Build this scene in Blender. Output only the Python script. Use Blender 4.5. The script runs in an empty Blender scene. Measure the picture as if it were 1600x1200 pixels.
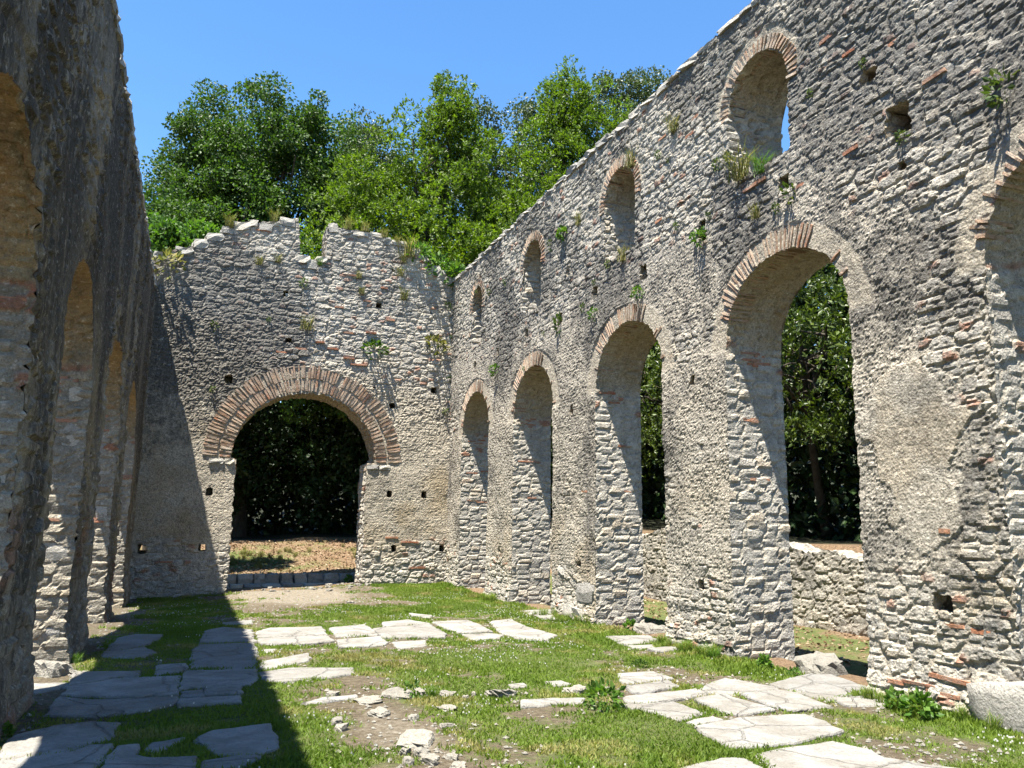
import bpy, bmesh, math, random
import numpy as np
from mathutils import Matrix, Vector, Euler

# ------------------------------------------------------------------ camera, sky, sun, exposure
scene = bpy.context.scene
C = scene.collection
EYE, FPX, PITCH, YAW, ROLL = 1.65, 1271.0, 0.17556, -0.36951, 0.01157
cam_d = bpy.data.cameras.new('camera'); cam_d.sensor_width = 36.0; cam_d.lens = FPX / 1600 * 36
cam_d.clip_start = 0.05; cam_d.clip_end = 2000
cam = bpy.data.objects.new('camera', cam_d); C.objects.link(cam)
cam.matrix_world = (Matrix.Translation((0, 0, EYE)) @ Matrix.Rotation(YAW, 4, 'Z')
                    @ Matrix.Rotation(math.pi / 2 + PITCH, 4, 'X') @ Matrix.Rotation(ROLL, 4, 'Z'))
scene.camera = cam
SUN_TRAVEL = Vector((0.285, 0.20, -1.0)).normalized()
elev = math.asin(-SUN_TRAVEL.z)
az = math.atan2(-SUN_TRAVEL.x, -SUN_TRAVEL.y)          # bearing of the sun, clockwise from +Y
world = bpy.data.worlds.new('World'); scene.world = world; world.use_nodes = True
wn = world.node_tree
sky = wn.nodes.new('ShaderNodeTexSky'); sky.sky_type = 'NISHITA'; sky.sun_disc = False
sky.sun_elevation = elev; sky.sun_rotation = az; sky.altitude = 50; sky.air_density = 1.0
sky.dust_density = 0.0; sky.ozone_density = 1.9
hs = wn.nodes.new('ShaderNodeHueSaturation'); hs.inputs['Saturation'].default_value = 1.22
wn.links.new(sky.outputs[0], hs.inputs['Color']); wn.links.new(hs.outputs[0], wn.nodes['Background'].inputs[0])
wn.nodes['Background'].inputs[1].default_value = 0.074
sun_d = bpy.data.lights.new('sun', 'SUN'); sun_d.energy = 5.0; sun_d.angle = math.radians(0.53)
sun_d.color = (1.0, 0.945, 0.85)
sun = bpy.data.objects.new('sun', sun_d); C.objects.link(sun)
sun.rotation_euler = SUN_TRAVEL.to_track_quat('-Z', 'Y').to_euler(); sun.location = (-10, -8, 40)
scene.view_settings.view_transform = 'Standard'; scene.view_settings.look = 'None'
scene.view_settings.gamma = 1.0; scene.view_settings.exposure = 2.05
scene.view_settings.use_curve_mapping = False

scene.cycles.max_bounces = 5; scene.cycles.diffuse_bounces = 3; scene.cycles.glossy_bounces = 2; scene.cycles.transmission_bounces = 3
rng = np.random.default_rng(7); random.seed(7)

# ------------------------------------------------------------------ pixel -> direction (photo is 1600 x 1200)
def ray(u, v):
    x = (u - 800) / FPX; z = -(v - 600) / FPX
    x, z = math.cos(ROLL) * x - math.sin(ROLL) * z, math.sin(ROLL) * x + math.cos(ROLL) * z
    d = (x, math.cos(PITCH) - z * math.sin(PITCH), math.sin(PITCH) + z * math.cos(PITCH))
    c, s = math.cos(YAW), math.sin(YAW)
    return (c * d[0] - s * d[1], s * d[0] + c * d[1], d[2])
def gnd(u, v, z=0.0):
    d = ray(u, v); t = (z - EYE) / d[2]; return (d[0] * t, d[1] * t, z)
def on_x(u, v, X):
    d = ray(u, v); t = X / d[0]; return (X, d[1] * t, EYE + d[2] * t)
def on_y(u, v, Y):
    d = ray(u, v); t = Y / d[1]; return (d[0] * t, Y, EYE + d[2] * t)

XR, XL, YB, TH = 6.73, -1.30, 22.30, 0.94      # nave faces of the right, left and end wall; wall thickness

# ------------------------------------------------------------------ numpy noise
def h2(ix, iy, seed=0):
    h = (ix.astype(np.int64) * 374761393 + iy.astype(np.int64) * 668265263 + seed * 1274126177) & 0xffffffff
    h = ((h ^ (h >> 13)) * 1274126177) & 0xffffffff
    h = ((h ^ (h >> 16)) * 2246822519) & 0xffffffff
    h = h ^ (h >> 15)
    return (h & 0xffffff) / float(0xffffff)
def vn(x, y, seed=0):
    x = np.asarray(x, float); y = np.asarray(y, float)
    ix = np.floor(x); iy = np.floor(y); fx = x - ix; fy = y - iy
    fx = fx * fx * (3 - 2 * fx); fy = fy * fy * (3 - 2 * fy)
    ix = ix.astype(np.int64); iy = iy.astype(np.int64)
    a = h2(ix, iy, seed); b = h2(ix + 1, iy, seed); c = h2(ix, iy + 1, seed); d = h2(ix + 1, iy + 1, seed)
    return (a + (b - a) * fx) * (1 - fy) + (c + (d - c) * fx) * fy
def fbm(x, y, o=4, seed=0):
    r = 0; a = 0.5; t = 0
    for i in range(o):
        r = r + a * vn(x * 2 ** i + 17.3 * i, y * 2 ** i - 9.1 * i, seed + i * 31); t += a; a *= 0.5
    return r / t
def ss(a, b, x):
    t = np.clip((x - a) / (b - a), 0, 1); return t * t * (3 - 2 * t)
def voro(x, y, seed=0):
    ix = np.floor(x).astype(np.int64); iy = np.floor(y).astype(np.int64)
    f1 = np.full(x.shape, 9.0); f2 = f1.copy(); idr = np.zeros(x.shape); ox = idr.copy(); oy = idr.copy()
    i1 = idr.copy(); i2 = idr.copy()
    for dj in (-1, 0, 1):
        for di in (-1, 0, 1):
            cx = ix + di; cy = iy + dj
            px = cx + 0.12 + 0.76 * h2(cx, cy, seed); py = cy + 0.22 + 0.56 * h2(cx, cy, seed + 5)
            dx = x - px; dy = y - py; d = np.sqrt(dx * dx + dy * dy)
            near = d < f1
            f2 = np.where(near, f1, np.minimum(f2, d)); f1 = np.where(near, d, f1)
            idr = np.where(near, h2(cx, cy, seed + 9), idr); ox = np.where(near, dx, ox); oy = np.where(near, dy, oy)
            i1 = np.where(near, h2(cx, cy, seed + 13), i1); i2 = np.where(near, h2(cx, cy, seed + 17), i2)
    return f1, f2, idr, ox, oy, i1, i2
def rubble(s, z, w, h, seed):
    u = s / w + 0.55 * fbm(s * 1.7, z * 1.7, 2, seed + 3); v = z / h + 0.5 * fbm(s * 2.1, z * 1.3, 2, seed + 4)
    f1, f2, idr, ox, oy, a, b = voro(u, v, seed)
    e = ss(0.02, 0.24, f2 - f1)
    hh = e * (0.35 + 0.75 * idr + (a - 0.5) * ox * 1.3 + (b - 0.5) * oy * 1.3)
    return hh, 1 - e, idr

# ------------------------------------------------------------------ object helpers
def tag(o, label, cat, group=None):
    o['label'] = label; o['category'] = cat
    if group: o['group'] = group
    return o
def empty(name, loc=(0, 0, 0)):
    o = bpy.data.objects.new(name, None); C.objects.link(o); o.location = loc; o.empty_display_size = 0.3
    return o
def link(name, me, mat=None, parent=None):
    o = bpy.data.objects.new(name, me); C.objects.link(o)
    if mat is not None and not me.materials: me.materials.append(mat)
    if parent is not None:
        o.parent = parent
        o.matrix_parent_inverse = Matrix.Translation(-parent.location)   # parents are unrotated
    return o
def np_mesh(name, V, F4=None, F3=None, attrs=None, smooth=False):
    me = bpy.data.meshes.new(name)
    V = np.asarray(V, np.float32)
    n4 = 0 if F4 is None else len(F4); n3 = 0 if F3 is None else len(F3)
    me.vertices.add(len(V)); me.vertices.foreach_set('co', V.ravel())
    loops = []; 
    if n4: loops.append(np.asarray(F4, np.int32).ravel())
    if n3: loops.append(np.asarray(F3, np.int32).ravel())
    loops = np.concatenate(loops)
    me.loops.add(len(loops)); me.loops.foreach_set('vertex_index', loops)
    tot = np.concatenate([np.full(n4, 4, np.int32), np.full(n3, 3, np.int32)])
    st = np.concatenate([[0], np.cumsum(tot)[:-1]]).astype(np.int32)
    me.polygons.add(n4 + n3); me.polygons.foreach_set('loop_start', st); me.polygons.foreach_set('loop_total', tot)
    me.polygons.foreach_set('use_smooth', np.full(n4 + n3, smooth, bool))
    for k, a in (attrs or {}).items():
        at = me.attributes.new(k, 'FLOAT_COLOR', 'POINT'); at.data.foreach_set('color', np.asarray(a, np.float32).ravel())
    me.update(calc_edges=True); me.validate()
    return me

# ------------------------------------------------------------------ materials
ALB = 0.71      # common scale of all surface colours (weathered stone reflects about a third)
class NT:
    def __init__(s, name):
        s.m = bpy.data.materials.new(name); s.m.use_nodes = True; s.t = s.m.node_tree
        s.b = s.t.nodes['Principled BSDF']; s.out = s.t.nodes['Material Output']
        s.b.inputs['Roughness'].default_value = 0.9; s.b.inputs['Specular IOR Level'].default_value = 0.25
    def n(s, typ, **kw):
        q = s.t.nodes.new(typ)
        for k, v in kw.items(): setattr(q, k, v)
        return q
    def l(s, a, b): s.t.links.new(a, b)
    def pos(s, scale=(1, 1, 1), obj=False):
        tc = s.n('ShaderNodeTexCoord') if obj else s.n('ShaderNodeNewGeometry')
        mp = s.n('ShaderNodeMapping'); mp.inputs['Scale'].default_value = scale
        s.l(tc.outputs['Object' if obj else 'Position'], mp.inputs[0]); return mp.outputs[0]
    def noise(s, vec, scale, detail=4, rough=0.6, dist=0.0):
        q = s.n('ShaderNodeTexNoise'); q.inputs['Scale'].default_value = scale; q.inputs['Detail'].default_value = detail
        q.inputs['Roughness'].default_value = rough; q.inputs['Distortion'].default_value = dist; s.l(vec, q.inputs['Vector'])
        return q.outputs['Fac']
    def vor(s, vec, scale, feature='F1'):
        q = s.n('ShaderNodeTexVoronoi', feature=feature); q.inputs['Scale'].default_value = scale; s.l(vec, q.inputs['Vector'])
        return q.outputs['Distance']
    def ramp(s, fac, stops, interp='LINEAR'):
        q = s.n('ShaderNodeValToRGB'); q.color_ramp.interpolation = interp
        e = q.color_ramp.elements
        while len(e) < len(stops): e.new(0.5)
        for i, (p, c) in enumerate(stops):
            e[i].position = p; e[i].color = (*c, 1) if isinstance(c, tuple) else (c, c, c, 1)
        s.l(fac, q.inputs[0]); return q.outputs[0]
    def mix(s, fac, a, b, blend='MIX'):
        q = s.n('ShaderNodeMix', data_type='RGBA', blend_type=blend)
        for i, x in ((0, fac), (6, a), (7, b)):
            if isinstance(x, (int, float)): q.inputs[i].default_value = x
            elif isinstance(x, tuple): q.inputs[i].default_value = (*x, 1)
            else: s.l(x, q.inputs[i])
        return q.outputs[2]
    def math(s, op, a, b=None, clamp=False):
        q = s.n('ShaderNodeMath', operation=op, use_clamp=clamp)
        for i, x in ((0, a), (1, b)):
            if x is None: continue
            if isinstance(x, (int, float)): q.inputs[i].default_value = x
            else: s.l(x, q.inputs[i])
        return q.outputs[0]
    def attr(s, name):
        q = s.n('ShaderNodeAttribute', attribute_name=name); sp = s.n('ShaderNodeSeparateColor')
        s.l(q.outputs['Color'], sp.inputs[0]); return sp.outputs[0], sp.outputs[1], sp.outputs[2], q.outputs['Alpha']
    def rand(s): return s.n('ShaderNodeObjectInfo').outputs['Random']
    def bump(s, h, dist, strength=1.0, prev=None):
        q = s.n('ShaderNodeBump'); q.inputs['Strength'].default_value = strength; q.inputs['Distance'].default_value = dist
        s.l(h, q.inputs['Height'])
        if prev is not None: s.l(prev, q.inputs['Normal'])
        return q.outputs[0]
    def done(s, col, nrm=None):
        if isinstance(col, tuple): s.b.inputs['Base Color'].default_value = (*(c * ALB for c in col), 1)
        else: s.l(s.mix(1.0, col, (ALB, ALB, ALB), 'MULTIPLY'), s.b.inputs['Base Color'])
        if nrm is not None: s.l(nrm, s.b.inputs['Normal'])
        return s.m

def mat_masonry(name, stones, mortar, plaster, lichen=(0.075, 0.075, 0.075), fine=1.0, streaky=False):
    t = NT(name); P = t.pos()
    idr, mor, pla, lic = t.attr('mask'); och, brk, strk, dirt = t.attr('mask2')
    sc = t.ramp(idr, stones)
    vein = t.noise(P, 9, 5, 0.65); sc = t.mix(1.0, sc, t.ramp(vein, [(0.25, 0.62), (0.55, 1.0), (0.8, 1.25)]), 'MULTIPLY')
    pn = t.noise(P, 1.1, 6, 0.62); pc = t.ramp(pn, plaster)
    speck = t.noise(P, 26, 4, 0.7); pc = t.mix(1.0, pc, t.ramp(speck, [(0.3, 0.36), (0.44, 0.85), (0.6, 1.12), (0.75, 1.55)]), 'MULTIPLY')
    pit = t.ramp(t.vor(P, 21), [(0.10, 0.32), (0.24, 1.0)]); pc = t.mix(1.0, pc, pit, 'MULTIPLY')
    mc = t.mix(t.noise(P, 14, 4, 0.6), mortar, tuple(c * 0.6 for c in mortar))
    col = t.mix(t.math('MULTIPLY', mor, 0.75, True), sc, mc); col = t.mix(pla, col, pc)
    col = t.mix(och, col, t.mix(t.noise(P, 3.5, 5, 0.6), (0.44, 0.335, 0.18), (0.25, 0.19, 0.11)))
    col = t.mix(brk, col, t.mix(t.noise(P, 8, 3), (0.36, 0.13, 0.065), (0.26, 0.12, 0.08)))
    # lichen: dark crust broken up by fine noise
    ln = t.math('ADD', lic, t.math('MULTIPLY', t.math('SUBTRACT', t.noise(P, 4.5, 9, 0.78), 0.5), 1.9))
    col = t.mix(t.math('MULTIPLY', t.ramp(ln, [(0.35, 0.0), (0.66, 1.0)]), 0.78), col, lichen)
    sv = t.pos((3.0, 3.0, 0.55)) ; sn = t.math('ADD', t.math('MULTIPLY', strk, 1.0), t.math('MULTIPLY', t.math('SUBTRACT', t.noise(sv, 2.6, 8, 0.75), 0.5), t.math('MULTIPLY', t.math('MINIMUM', strk, 0.25), 9.0)))
    col = t.mix(t.math('MULTIPLY', t.ramp(sn, [(0.45, 0.0), (0.7, 1.0)]), 0.8), col, (0.042, 0.038, 0.033))
    wl = t.noise(P, 15, 5, 0.7); col = t.mix(t.math('MULTIPLY', t.ramp(wl, [(0.56, 0.0), (0.66, 1.0)]), 0.5), col, (0.66, 0.64, 0.58))
    d2 = t.noise(P, 12, 9, 0.82); col = t.mix(t.math('MULTIPLY', t.ramp(d2, [(0.50, 0.0), (0.62, 1.0)]), 0.62), col, (0.125, 0.112, 0.095))
    g = t.noise(P, 75, 3, 0.6); col = t.mix(0.5, col, t.mix(1.0, col, t.ramp(g, [(0.3, 0.5), (0.7, 1.5)]), 'MULTIPLY'))
    col = t.mix(1.0, col, (1.05, 1.02, 0.965), 'MULTIPLY')
    b1 = t.bump(t.noise(P, 24, 6, 0.68), 0.045 * fine, 0.75); b2 = t.bump(t.vor(P, 34), 0.014 * fine, 0.7, b1)
    return t.done(col, b2)

LIME = [(0.0, (0.33, 0.325, 0.31)), (0.3, (0.42, 0.41, 0.385)), (0.6, (0.50, 0.48, 0.44)), (0.85, (0.57, 0.54, 0.48)), (1.0, (0.46, 0.39, 0.30))]
M_right = mat_masonry('limestone_arcade', LIME, (0.52, 0.465, 0.37), [(0.28, (0.25, 0.235, 0.21)), (0.45, (0.41, 0.385, 0.34)), (0.58, (0.47, 0.435, 0.375)), (0.75, (0.58, 0.54, 0.465))])
M_back = mat_masonry('limestone_end_wall', LIME, (0.50, 0.44, 0.345), [(0.3, (0.32, 0.295, 0.25)), (0.5, (0.46, 0.42, 0.35)), (0.72, (0.56, 0.51, 0.425))])
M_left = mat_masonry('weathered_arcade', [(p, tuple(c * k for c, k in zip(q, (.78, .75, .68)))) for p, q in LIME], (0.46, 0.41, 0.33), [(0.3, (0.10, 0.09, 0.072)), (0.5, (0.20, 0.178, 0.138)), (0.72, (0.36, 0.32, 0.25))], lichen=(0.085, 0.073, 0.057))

def mat_stone(name, stones, k=1.0):
    t = NT(name); P = t.pos(); r = t.rand()
    idr = t.attr('mask')[0]
    v = t.math('FRACT', t.math('ADD', r, idr))
    col = t.ramp(v, stones)
    col = t.mix(1.0, col, t.ramp(t.noise(P, 12, 6, 0.68), [(0.25, 0.5), (0.5, 1.0), (0.75, 1.35)]), 'MULTIPLY')
    d2 = t.noise(P, 12, 9, 0.82); col = t.mix(t.math('MULTIPLY', t.ramp(d2, [(0.50, 0.0), (0.62, 1.0)]), 0.55), col, (0.135, 0.122, 0.105))
    ln = t.noise(P, 4.5, 9, 0.78); col = t.mix(t.math('MULTIPLY', t.ramp(ln, [(0.55, 0.0), (0.68, 1.0)]), 0.6), col, (0.12, 0.12, 0.115))
    col = t.mix(0.4, col, t.mix(1.0, col, t.ramp(t.noise(P, 80, 3), [(0.3, 0.5), (0.7, 1.5)]), 'MULTIPLY'))
    col = t.mix(1.0, col, (1.03, 1.005, 0.955), 'MULTIPLY')
    b = t.bump(t.noise(P, 24, 6, 0.7), 0.05 * k, 0.8); b = t.bump(t.vor(P, 45), 0.012 * k, 0.6, b)
    return t.done(col, b)
M_stone = mat_stone('grey_limestone', [(0.0, (0.32, 0.315, 0.305)), (0.35, (0.42, 0.41, 0.385)), (0.7, (0.51, 0.49, 0.45)), (1.0, (0.58, 0.55, 0.48))])
M_rock = mat_stone('pale_rock', [(0.0, (0.26, 0.25, 0.225)), (1.0, (0.37, 0.355, 0.315))])

def mat_brick(name, cols, grime):
    t = NT(name); P = t.pos(); r = t.rand()
    col = t.ramp(r, cols)
    col = t.mix(1.0, col, t.ramp(t.noise(P, 16, 5, 0.65), [(0.25, 0.55), (0.5, 1.0), (0.75, 1.3)]), 'MULTIPLY')
    gr = t.noise(P, 6, 6, 0.7); col = t.mix(t.math('MULTIPLY', t.ramp(gr, [(0.42, 0.0), (0.62, 1.0)]), grime), col, (0.40, 0.36, 0.30))
    return t.done(col, t.bump(t.noise(P, 40, 5, 0.65), 0.02, 0.8))
M_brick = mat_brick('roman_brick', [(0.0, (0.35, 0.215, 0.135)), (0.3, (0.40, 0.295, 0.21)), (0.6, (0.34, 0.20, 0.125)), (0.85, (0.42, 0.315, 0.225)), (1.0, (0.38, 0.16, 0.08))], 0.7)
M_redbrick = mat_brick('red_brick', [(0.0, (0.36, 0.12, 0.06)), (0.5, (0.42, 0.20, 0.11)), (1.0, (0.34, 0.15, 0.09))], 0.4)

def mat_slab():
    t = NT('worn_limestone_slab'); P = t.pos(); r = t.rand()
    col = t.ramp(r, [(0.0, (0.25, 0.243, 0.225)), (0.5, (0.33, 0.32, 0.295)), (1.0, (0.285, 0.276, 0.255))])
    st = t.noise(P, 2.4, 6, 0.68, 0.4); col = t.mix(t.math('MULTIPLY', t.ramp(st, [(0.40, 0.0), (0.60, 1.0)]), 0.75), col, (0.19, 0.175, 0.15))
    pit = t.noise(P, 34, 4, 0.7); col = t.mix(1.0, col, t.ramp(pit, [(0.27, 0.55), (0.42, 0.97), (0.7, 1.1)]), 'MULTIPLY')
    sn = t.noise(t.pos((1.0, 2.2, 1)), 7, 7, 0.75); col = t.mix(t.math('MULTIPLY', t.ramp(sn, [(0.6, 0.0), (0.72, 1.0)]), 0.55), col, (0.20, 0.19, 0.17))
    wv = t.n('ShaderNodeMix', data_type='VECTOR'); wv.inputs[0].default_value = 0.16
    nz = t.n('ShaderNodeTexNoise'); nz.inputs['Scale'].default_value = 3.0; nz.inputs['Detail'].default_value = 6; t.l(P, nz.inputs['Vector']); t.l(P, wv.inputs[4]); t.l(nz.outputs['Color'], wv.inputs[5])
    ck = t.ramp(t.vor(wv.outputs[1], 1.25, 'DISTANCE_TO_EDGE'), [(0.004, 0.0), (0.016, 1.0)]); col = t.mix(1.0, col, t.mix(0.18, (1.0, 1.0, 1.0), ck), 'MULTIPLY')
    b = t.bump(t.noise(P, 5, 6, 0.62), 0.10, 0.8); b = t.bump(t.noise(P, 45, 4, 0.65), 0.012, 0.8, b); b = t.bump(ck, 0.015, 1.0, b)
    return t.done(col, b)
M_slab = mat_slab()

def mat_ground():
    t = NT('turf_and_soil'); P = t.pos()
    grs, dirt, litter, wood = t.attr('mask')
    soil = t.ramp(t.noise(P, 16, 8, 0.78), [(0.3, (0.06, 0.045, 0.028)), (0.5, (0.14, 0.11, 0.07)), (0.62, (0.22, 0.185, 0.125)), (0.75, (0.42, 0.38, 0.31))])
    tan = t.ramp(t.noise(P, 10, 9, 0.8), [(0.32, (0.11, 0.085, 0.055)), (0.48, (0.25, 0.21, 0.155)), (0.6, (0.34, 0.30, 0.235)), (0.72, (0.48, 0.45, 0.39))])
    turf = t.ramp(t.noise(P, 7, 6, 0.72), [(0.3, (0.06, 0.08, 0.022)), (0.5, (0.11, 0.14, 0.035)), (0.72, (0.20, 0.19, 0.075))])
    lit = t.ramp(t.noise(P, 22, 5, 0.72), [(0.3, (0.06, 0.04, 0.025)), (0.5, (0.22, 0.14, 0.08)), (0.66, (0.36, 0.26, 0.16)), (0.78, (0.5, 0.42, 0.32))])
    n = t.math('MULTIPLY', t.math('SUBTRACT', t.noise(P, 13, 5, 0.7), 0.5), 1.1)
    col = t.mix(t.ramp(t.math('ADD', dirt, n), [(0.35, 0.0), (0.65, 1.0)]), soil, tan)
    col = t.mix(t.ramp(t.math('ADD', litter, n), [(0.35, 0.0), (0.65, 1.0)]), col, lit)
    col = t.mix(t.ramp(t.math('ADD', grs, n), [(0.35, 0.0), (0.65, 1.0)]), col, turf)
    col = t.mix(wood, col, t.ramp(t.noise(P, 3, 5, 0.7), [(0.3, (0.012, 0.014, 0.006)), (0.7, (0.035, 0.04, 0.015))]))  # woodland floor painted near black, standing for the shade under the trees
    b = t.bump(t.noise(P, 18, 6, 0.72), 0.08, 0.9); b = t.bump(t.noise(P, 70, 3, 0.6), 0.015, 0.7, b)
    return t.done(col, b)
M_ground = mat_ground()

def mat_leaf(name, cols, trans=0.35, rough=0.5, spec=0.4):
    t = NT(name); r = t.attr('mask')[0]
    col = t.ramp(r, cols)
    col = t.mix(0.35, col, t.mix(1.0, col, t.ramp(t.noise(t.pos(), 0.6, 3), [(0.3, 0.6), (0.7, 1.4)]), 'MULTIPLY'))
    t.b.inputs['Roughness'].default_value = rough; t.b.inputs['Specular IOR Level'].default_value = spec
    t.done(col)
    tr = t.n('ShaderNodeBsdfTranslucent'); t.l(t.mix(1.0, col, (1.25 * ALB, 1.35 * ALB, 0.55 * ALB), 'MULTIPLY'), tr.inputs['Color'])
    mx = t.n('ShaderNodeMixShader'); mx.inputs[0].default_value = trans
    t.l(t.b.outputs[0], mx.inputs[1]); t.l(tr.outputs[0], mx.inputs[2]); t.l(mx.outputs[0], t.out.inputs[0])
    return t.m
M_laurel = mat_leaf('laurel_leaf', [(0.0, (0.05, 0.10, 0.009)), (0.45, (0.115, 0.195, 0.013)), (0.8, (0.18, 0.265, 0.016)), (1.0, (0.26, 0.32, 0.03))], 0.45, 0.5, 0.35)
M_bayshade = mat_leaf('shaded_bay_leaf', [(0.0, (0.025, 0.05, 0.008)), (0.5, (0.06, 0.10, 0.012)), (0.85, (0.13, 0.175, 0.02)), (1.0, (0.26, 0.28, 0.05))], 0.3, 0.45, 0.45)  # bay leaf again, its colour darkened for the shade beyond the arches
M_oak = mat_leaf('oak_leaf', [(0.0, (0.03, 0.07, 0.012)), (0.5, (0.06, 0.125, 0.018)), (1.0, (0.10, 0.18, 0.025))], 0.35, 0.55, 0.3)
M_holm = mat_leaf('holm_leaf', [(0.0, (0.05, 0.08, 0.025)), (0.5, (0.08, 0.12, 0.04)), (1.0, (0.12, 0.16, 0.055))], 0.25, 0.5, 0.4)
M_dark = mat_leaf('woodland_leaf', [(0.0, (0.012, 0.03, 0.008)), (0.6, (0.02, 0.05, 0.01)), (1.0, (0.035, 0.07, 0.015))], 0.08, 0.5, 0.3)  # near-black leaf: the deep shade of the wood is put into its colour
M_vine = mat_leaf('bright_leaf', [(0.0, (0.05, 0.12, 0.015)), (0.6, (0.09, 0.19, 0.025)), (1.0, (0.15, 0.25, 0.04))], 0.4, 0.5, 0.3)
M_sprig = mat_leaf('sprig_leaf', [(0.0, (0.05, 0.09, 0.02)), (0.6, (0.09, 0.14, 0.035)), (1.0, (0.16, 0.18, 0.06))], 0.3, 0.6, 0.2)
M_dry = mat_leaf('dry_grass', [(0.0, (0.10, 0.12, 0.03)), (0.5, (0.20, 0.20, 0.07)), (1.0, (0.34, 0.29, 0.14))], 0.35, 0.7, 0.1)
M_turf = mat_leaf('clover_turf', [(0.0, (0.06, 0.12, 0.012)), (0.45, (0.12, 0.20, 0.022)), (0.75, (0.18, 0.25, 0.04)), (1.0, (0.32, 0.29, 0.11))], 0.4, 0.6, 0.2)
def mat_bark():
    t = NT('bark'); P = t.pos((1, 1, 0.3))
    c = t.ramp(t.noise(P, 9, 5, 0.7), [(0.3, (0.035, 0.028, 0.02)), (0.6, (0.09, 0.075, 0.055)), (0.8, (0.16, 0.14, 0.11))])
    return t.done(c, t.bump(t.noise(P, 14, 5, 0.7), 0.05))
M_bark = mat_bark()
M_petal = NT('white_petal').done((0.75, 0.74, 0.68)); M_yellow = NT('yellow_petal').done((0.65, 0.50, 0.04))

# ------------------------------------------------------------------ ground
def ground_z(x, y):
    x = np.asarray(x, float); y = np.asarray(y, float)
    z = 0.05 * (fbm(x * 0.5, y * 0.5, 3, 11) - 0.5) + 0.02 * (fbm(x * 3, y * 3, 3, 12) - 0.5)
    z = z - 0.14 * ss(14, 21, y) * ss(2.0, -1.0, x) + 0.10 * ss(19, 22, y) * ss(2.8, 4.5, x)
    bank = 0.28 * ss(24.25, 24.6, y) + 0.85 * ss(24.8, 32, y) + 1.6 * ss(32, 70, y)
    z = z + bank * ss(9.0, 7.0, x) + bank * 0.6 * ss(7.0, 9.0, x)
    z = z - 0.42 * ss(7.45, 7.7, x) * ss(13.6, 13.2, x)
    z = z + 1.35 * ss(13.0, 13.3, x) + 0.5 * ss(14, 40, x) - 0.0
    z = z + 13 * ss(46, 95, y) + 11 * ss(28, 70, x) * ss(-10, 10, y)
    return z
SLABS_PX = []
def add_slabs(ox, oy, k, polys):
    for p in polys: SLABS_PX.append([(ox + x * k, oy + y * k) for x, y in p])
add_slabs(0, 900, .375, [
    [(298, 402), (400, 396), (585, 392), (582, 418), (470, 422), (292, 452)],
    [(290, 458), (470, 425), (755, 413), (745, 488), (560, 502), (350, 498), (270, 485)],
    [(130, 440), (295, 436), (285, 455), (150, 480), (128, 478)],
    [(245, 492), (400, 508), (740, 497), (745, 515), (600, 552), (390, 572), (190, 568), (215, 520)],
    [(490, 255), (560, 241), (680, 242), (665, 262), (600, 283), (540, 300), (440, 305)],
    [(437, 310), (540, 304), (600, 290), (650, 316), (560, 340), (420, 334)],
    [(805, 300), (830, 280), (1060, 275), (1074, 300), (1070, 383), (785, 384), (795, 330)],
    [(860, 225), (930, 212), (1050, 222), (1065, 268), (830, 275), (845, 245)],
    [(770, 395), (1070, 390), (1072, 430), (1040, 452), (870, 458), (750, 468)],
    [(760, 475), (850, 465), (848, 495), (752, 494)],
    [(855, 462), (945, 458), (1005, 455), (1005, 486), (855, 489)],
    [(750, 505), (850, 499), (1005, 492), (1005, 518), (880, 522), (750, 526)],
    [(655, 370), (780, 362), (785, 384), (745, 400), (640, 412)],
    [(0, 700), (60, 650), (220, 612), (380, 595), (490, 600), (480, 648), (380, 686), (300, 716), (0, 756)],
    [(0, 765), (300, 724), (380, 698), (470, 692), (400, 800), (330, 860), (0, 860)],
    [(600, 715), (630, 680), (770, 660), (740, 690), (650, 720)],
    [(800, 680), (880, 640), (1130, 610), (1170, 710), (1080, 738), (900, 743), (860, 700)],
    [(840, 768), (1000, 742), (1090, 744), (1040, 780), (980, 800), (835, 805)],
    [(485, 700), (590, 690), (572, 738), (640, 750), (820, 745), (830, 800), (800, 860), (380, 860), (415, 800)],
    [(1070, 225), (1120, 212), (1340, 208), (1365, 240), (1075, 251)],
    [(1075, 256), (1360, 244), (1390, 265), (1280, 278), (1080, 282)],
    [(1368, 210), (1520, 195), (1570, 222), (1588, 238), (1402, 247)],
    [(1090, 350), (1285, 318), (1290, 335), (1280, 350), (1180, 372), (1085, 385)],
    [(1080, 400), (1200, 380), (1470, 378), (1465, 405), (1300, 425), (1180, 440), (1085, 425)],
    [(1095, 297), (1160, 294), (1140, 308), (1100, 310)],
    [(1260, 520), (1340, 497), (1485, 486), (1490, 496), (1300, 518)],
    [(930, 190), (1050, 178), (1055, 192), (940, 200)],
])
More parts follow.
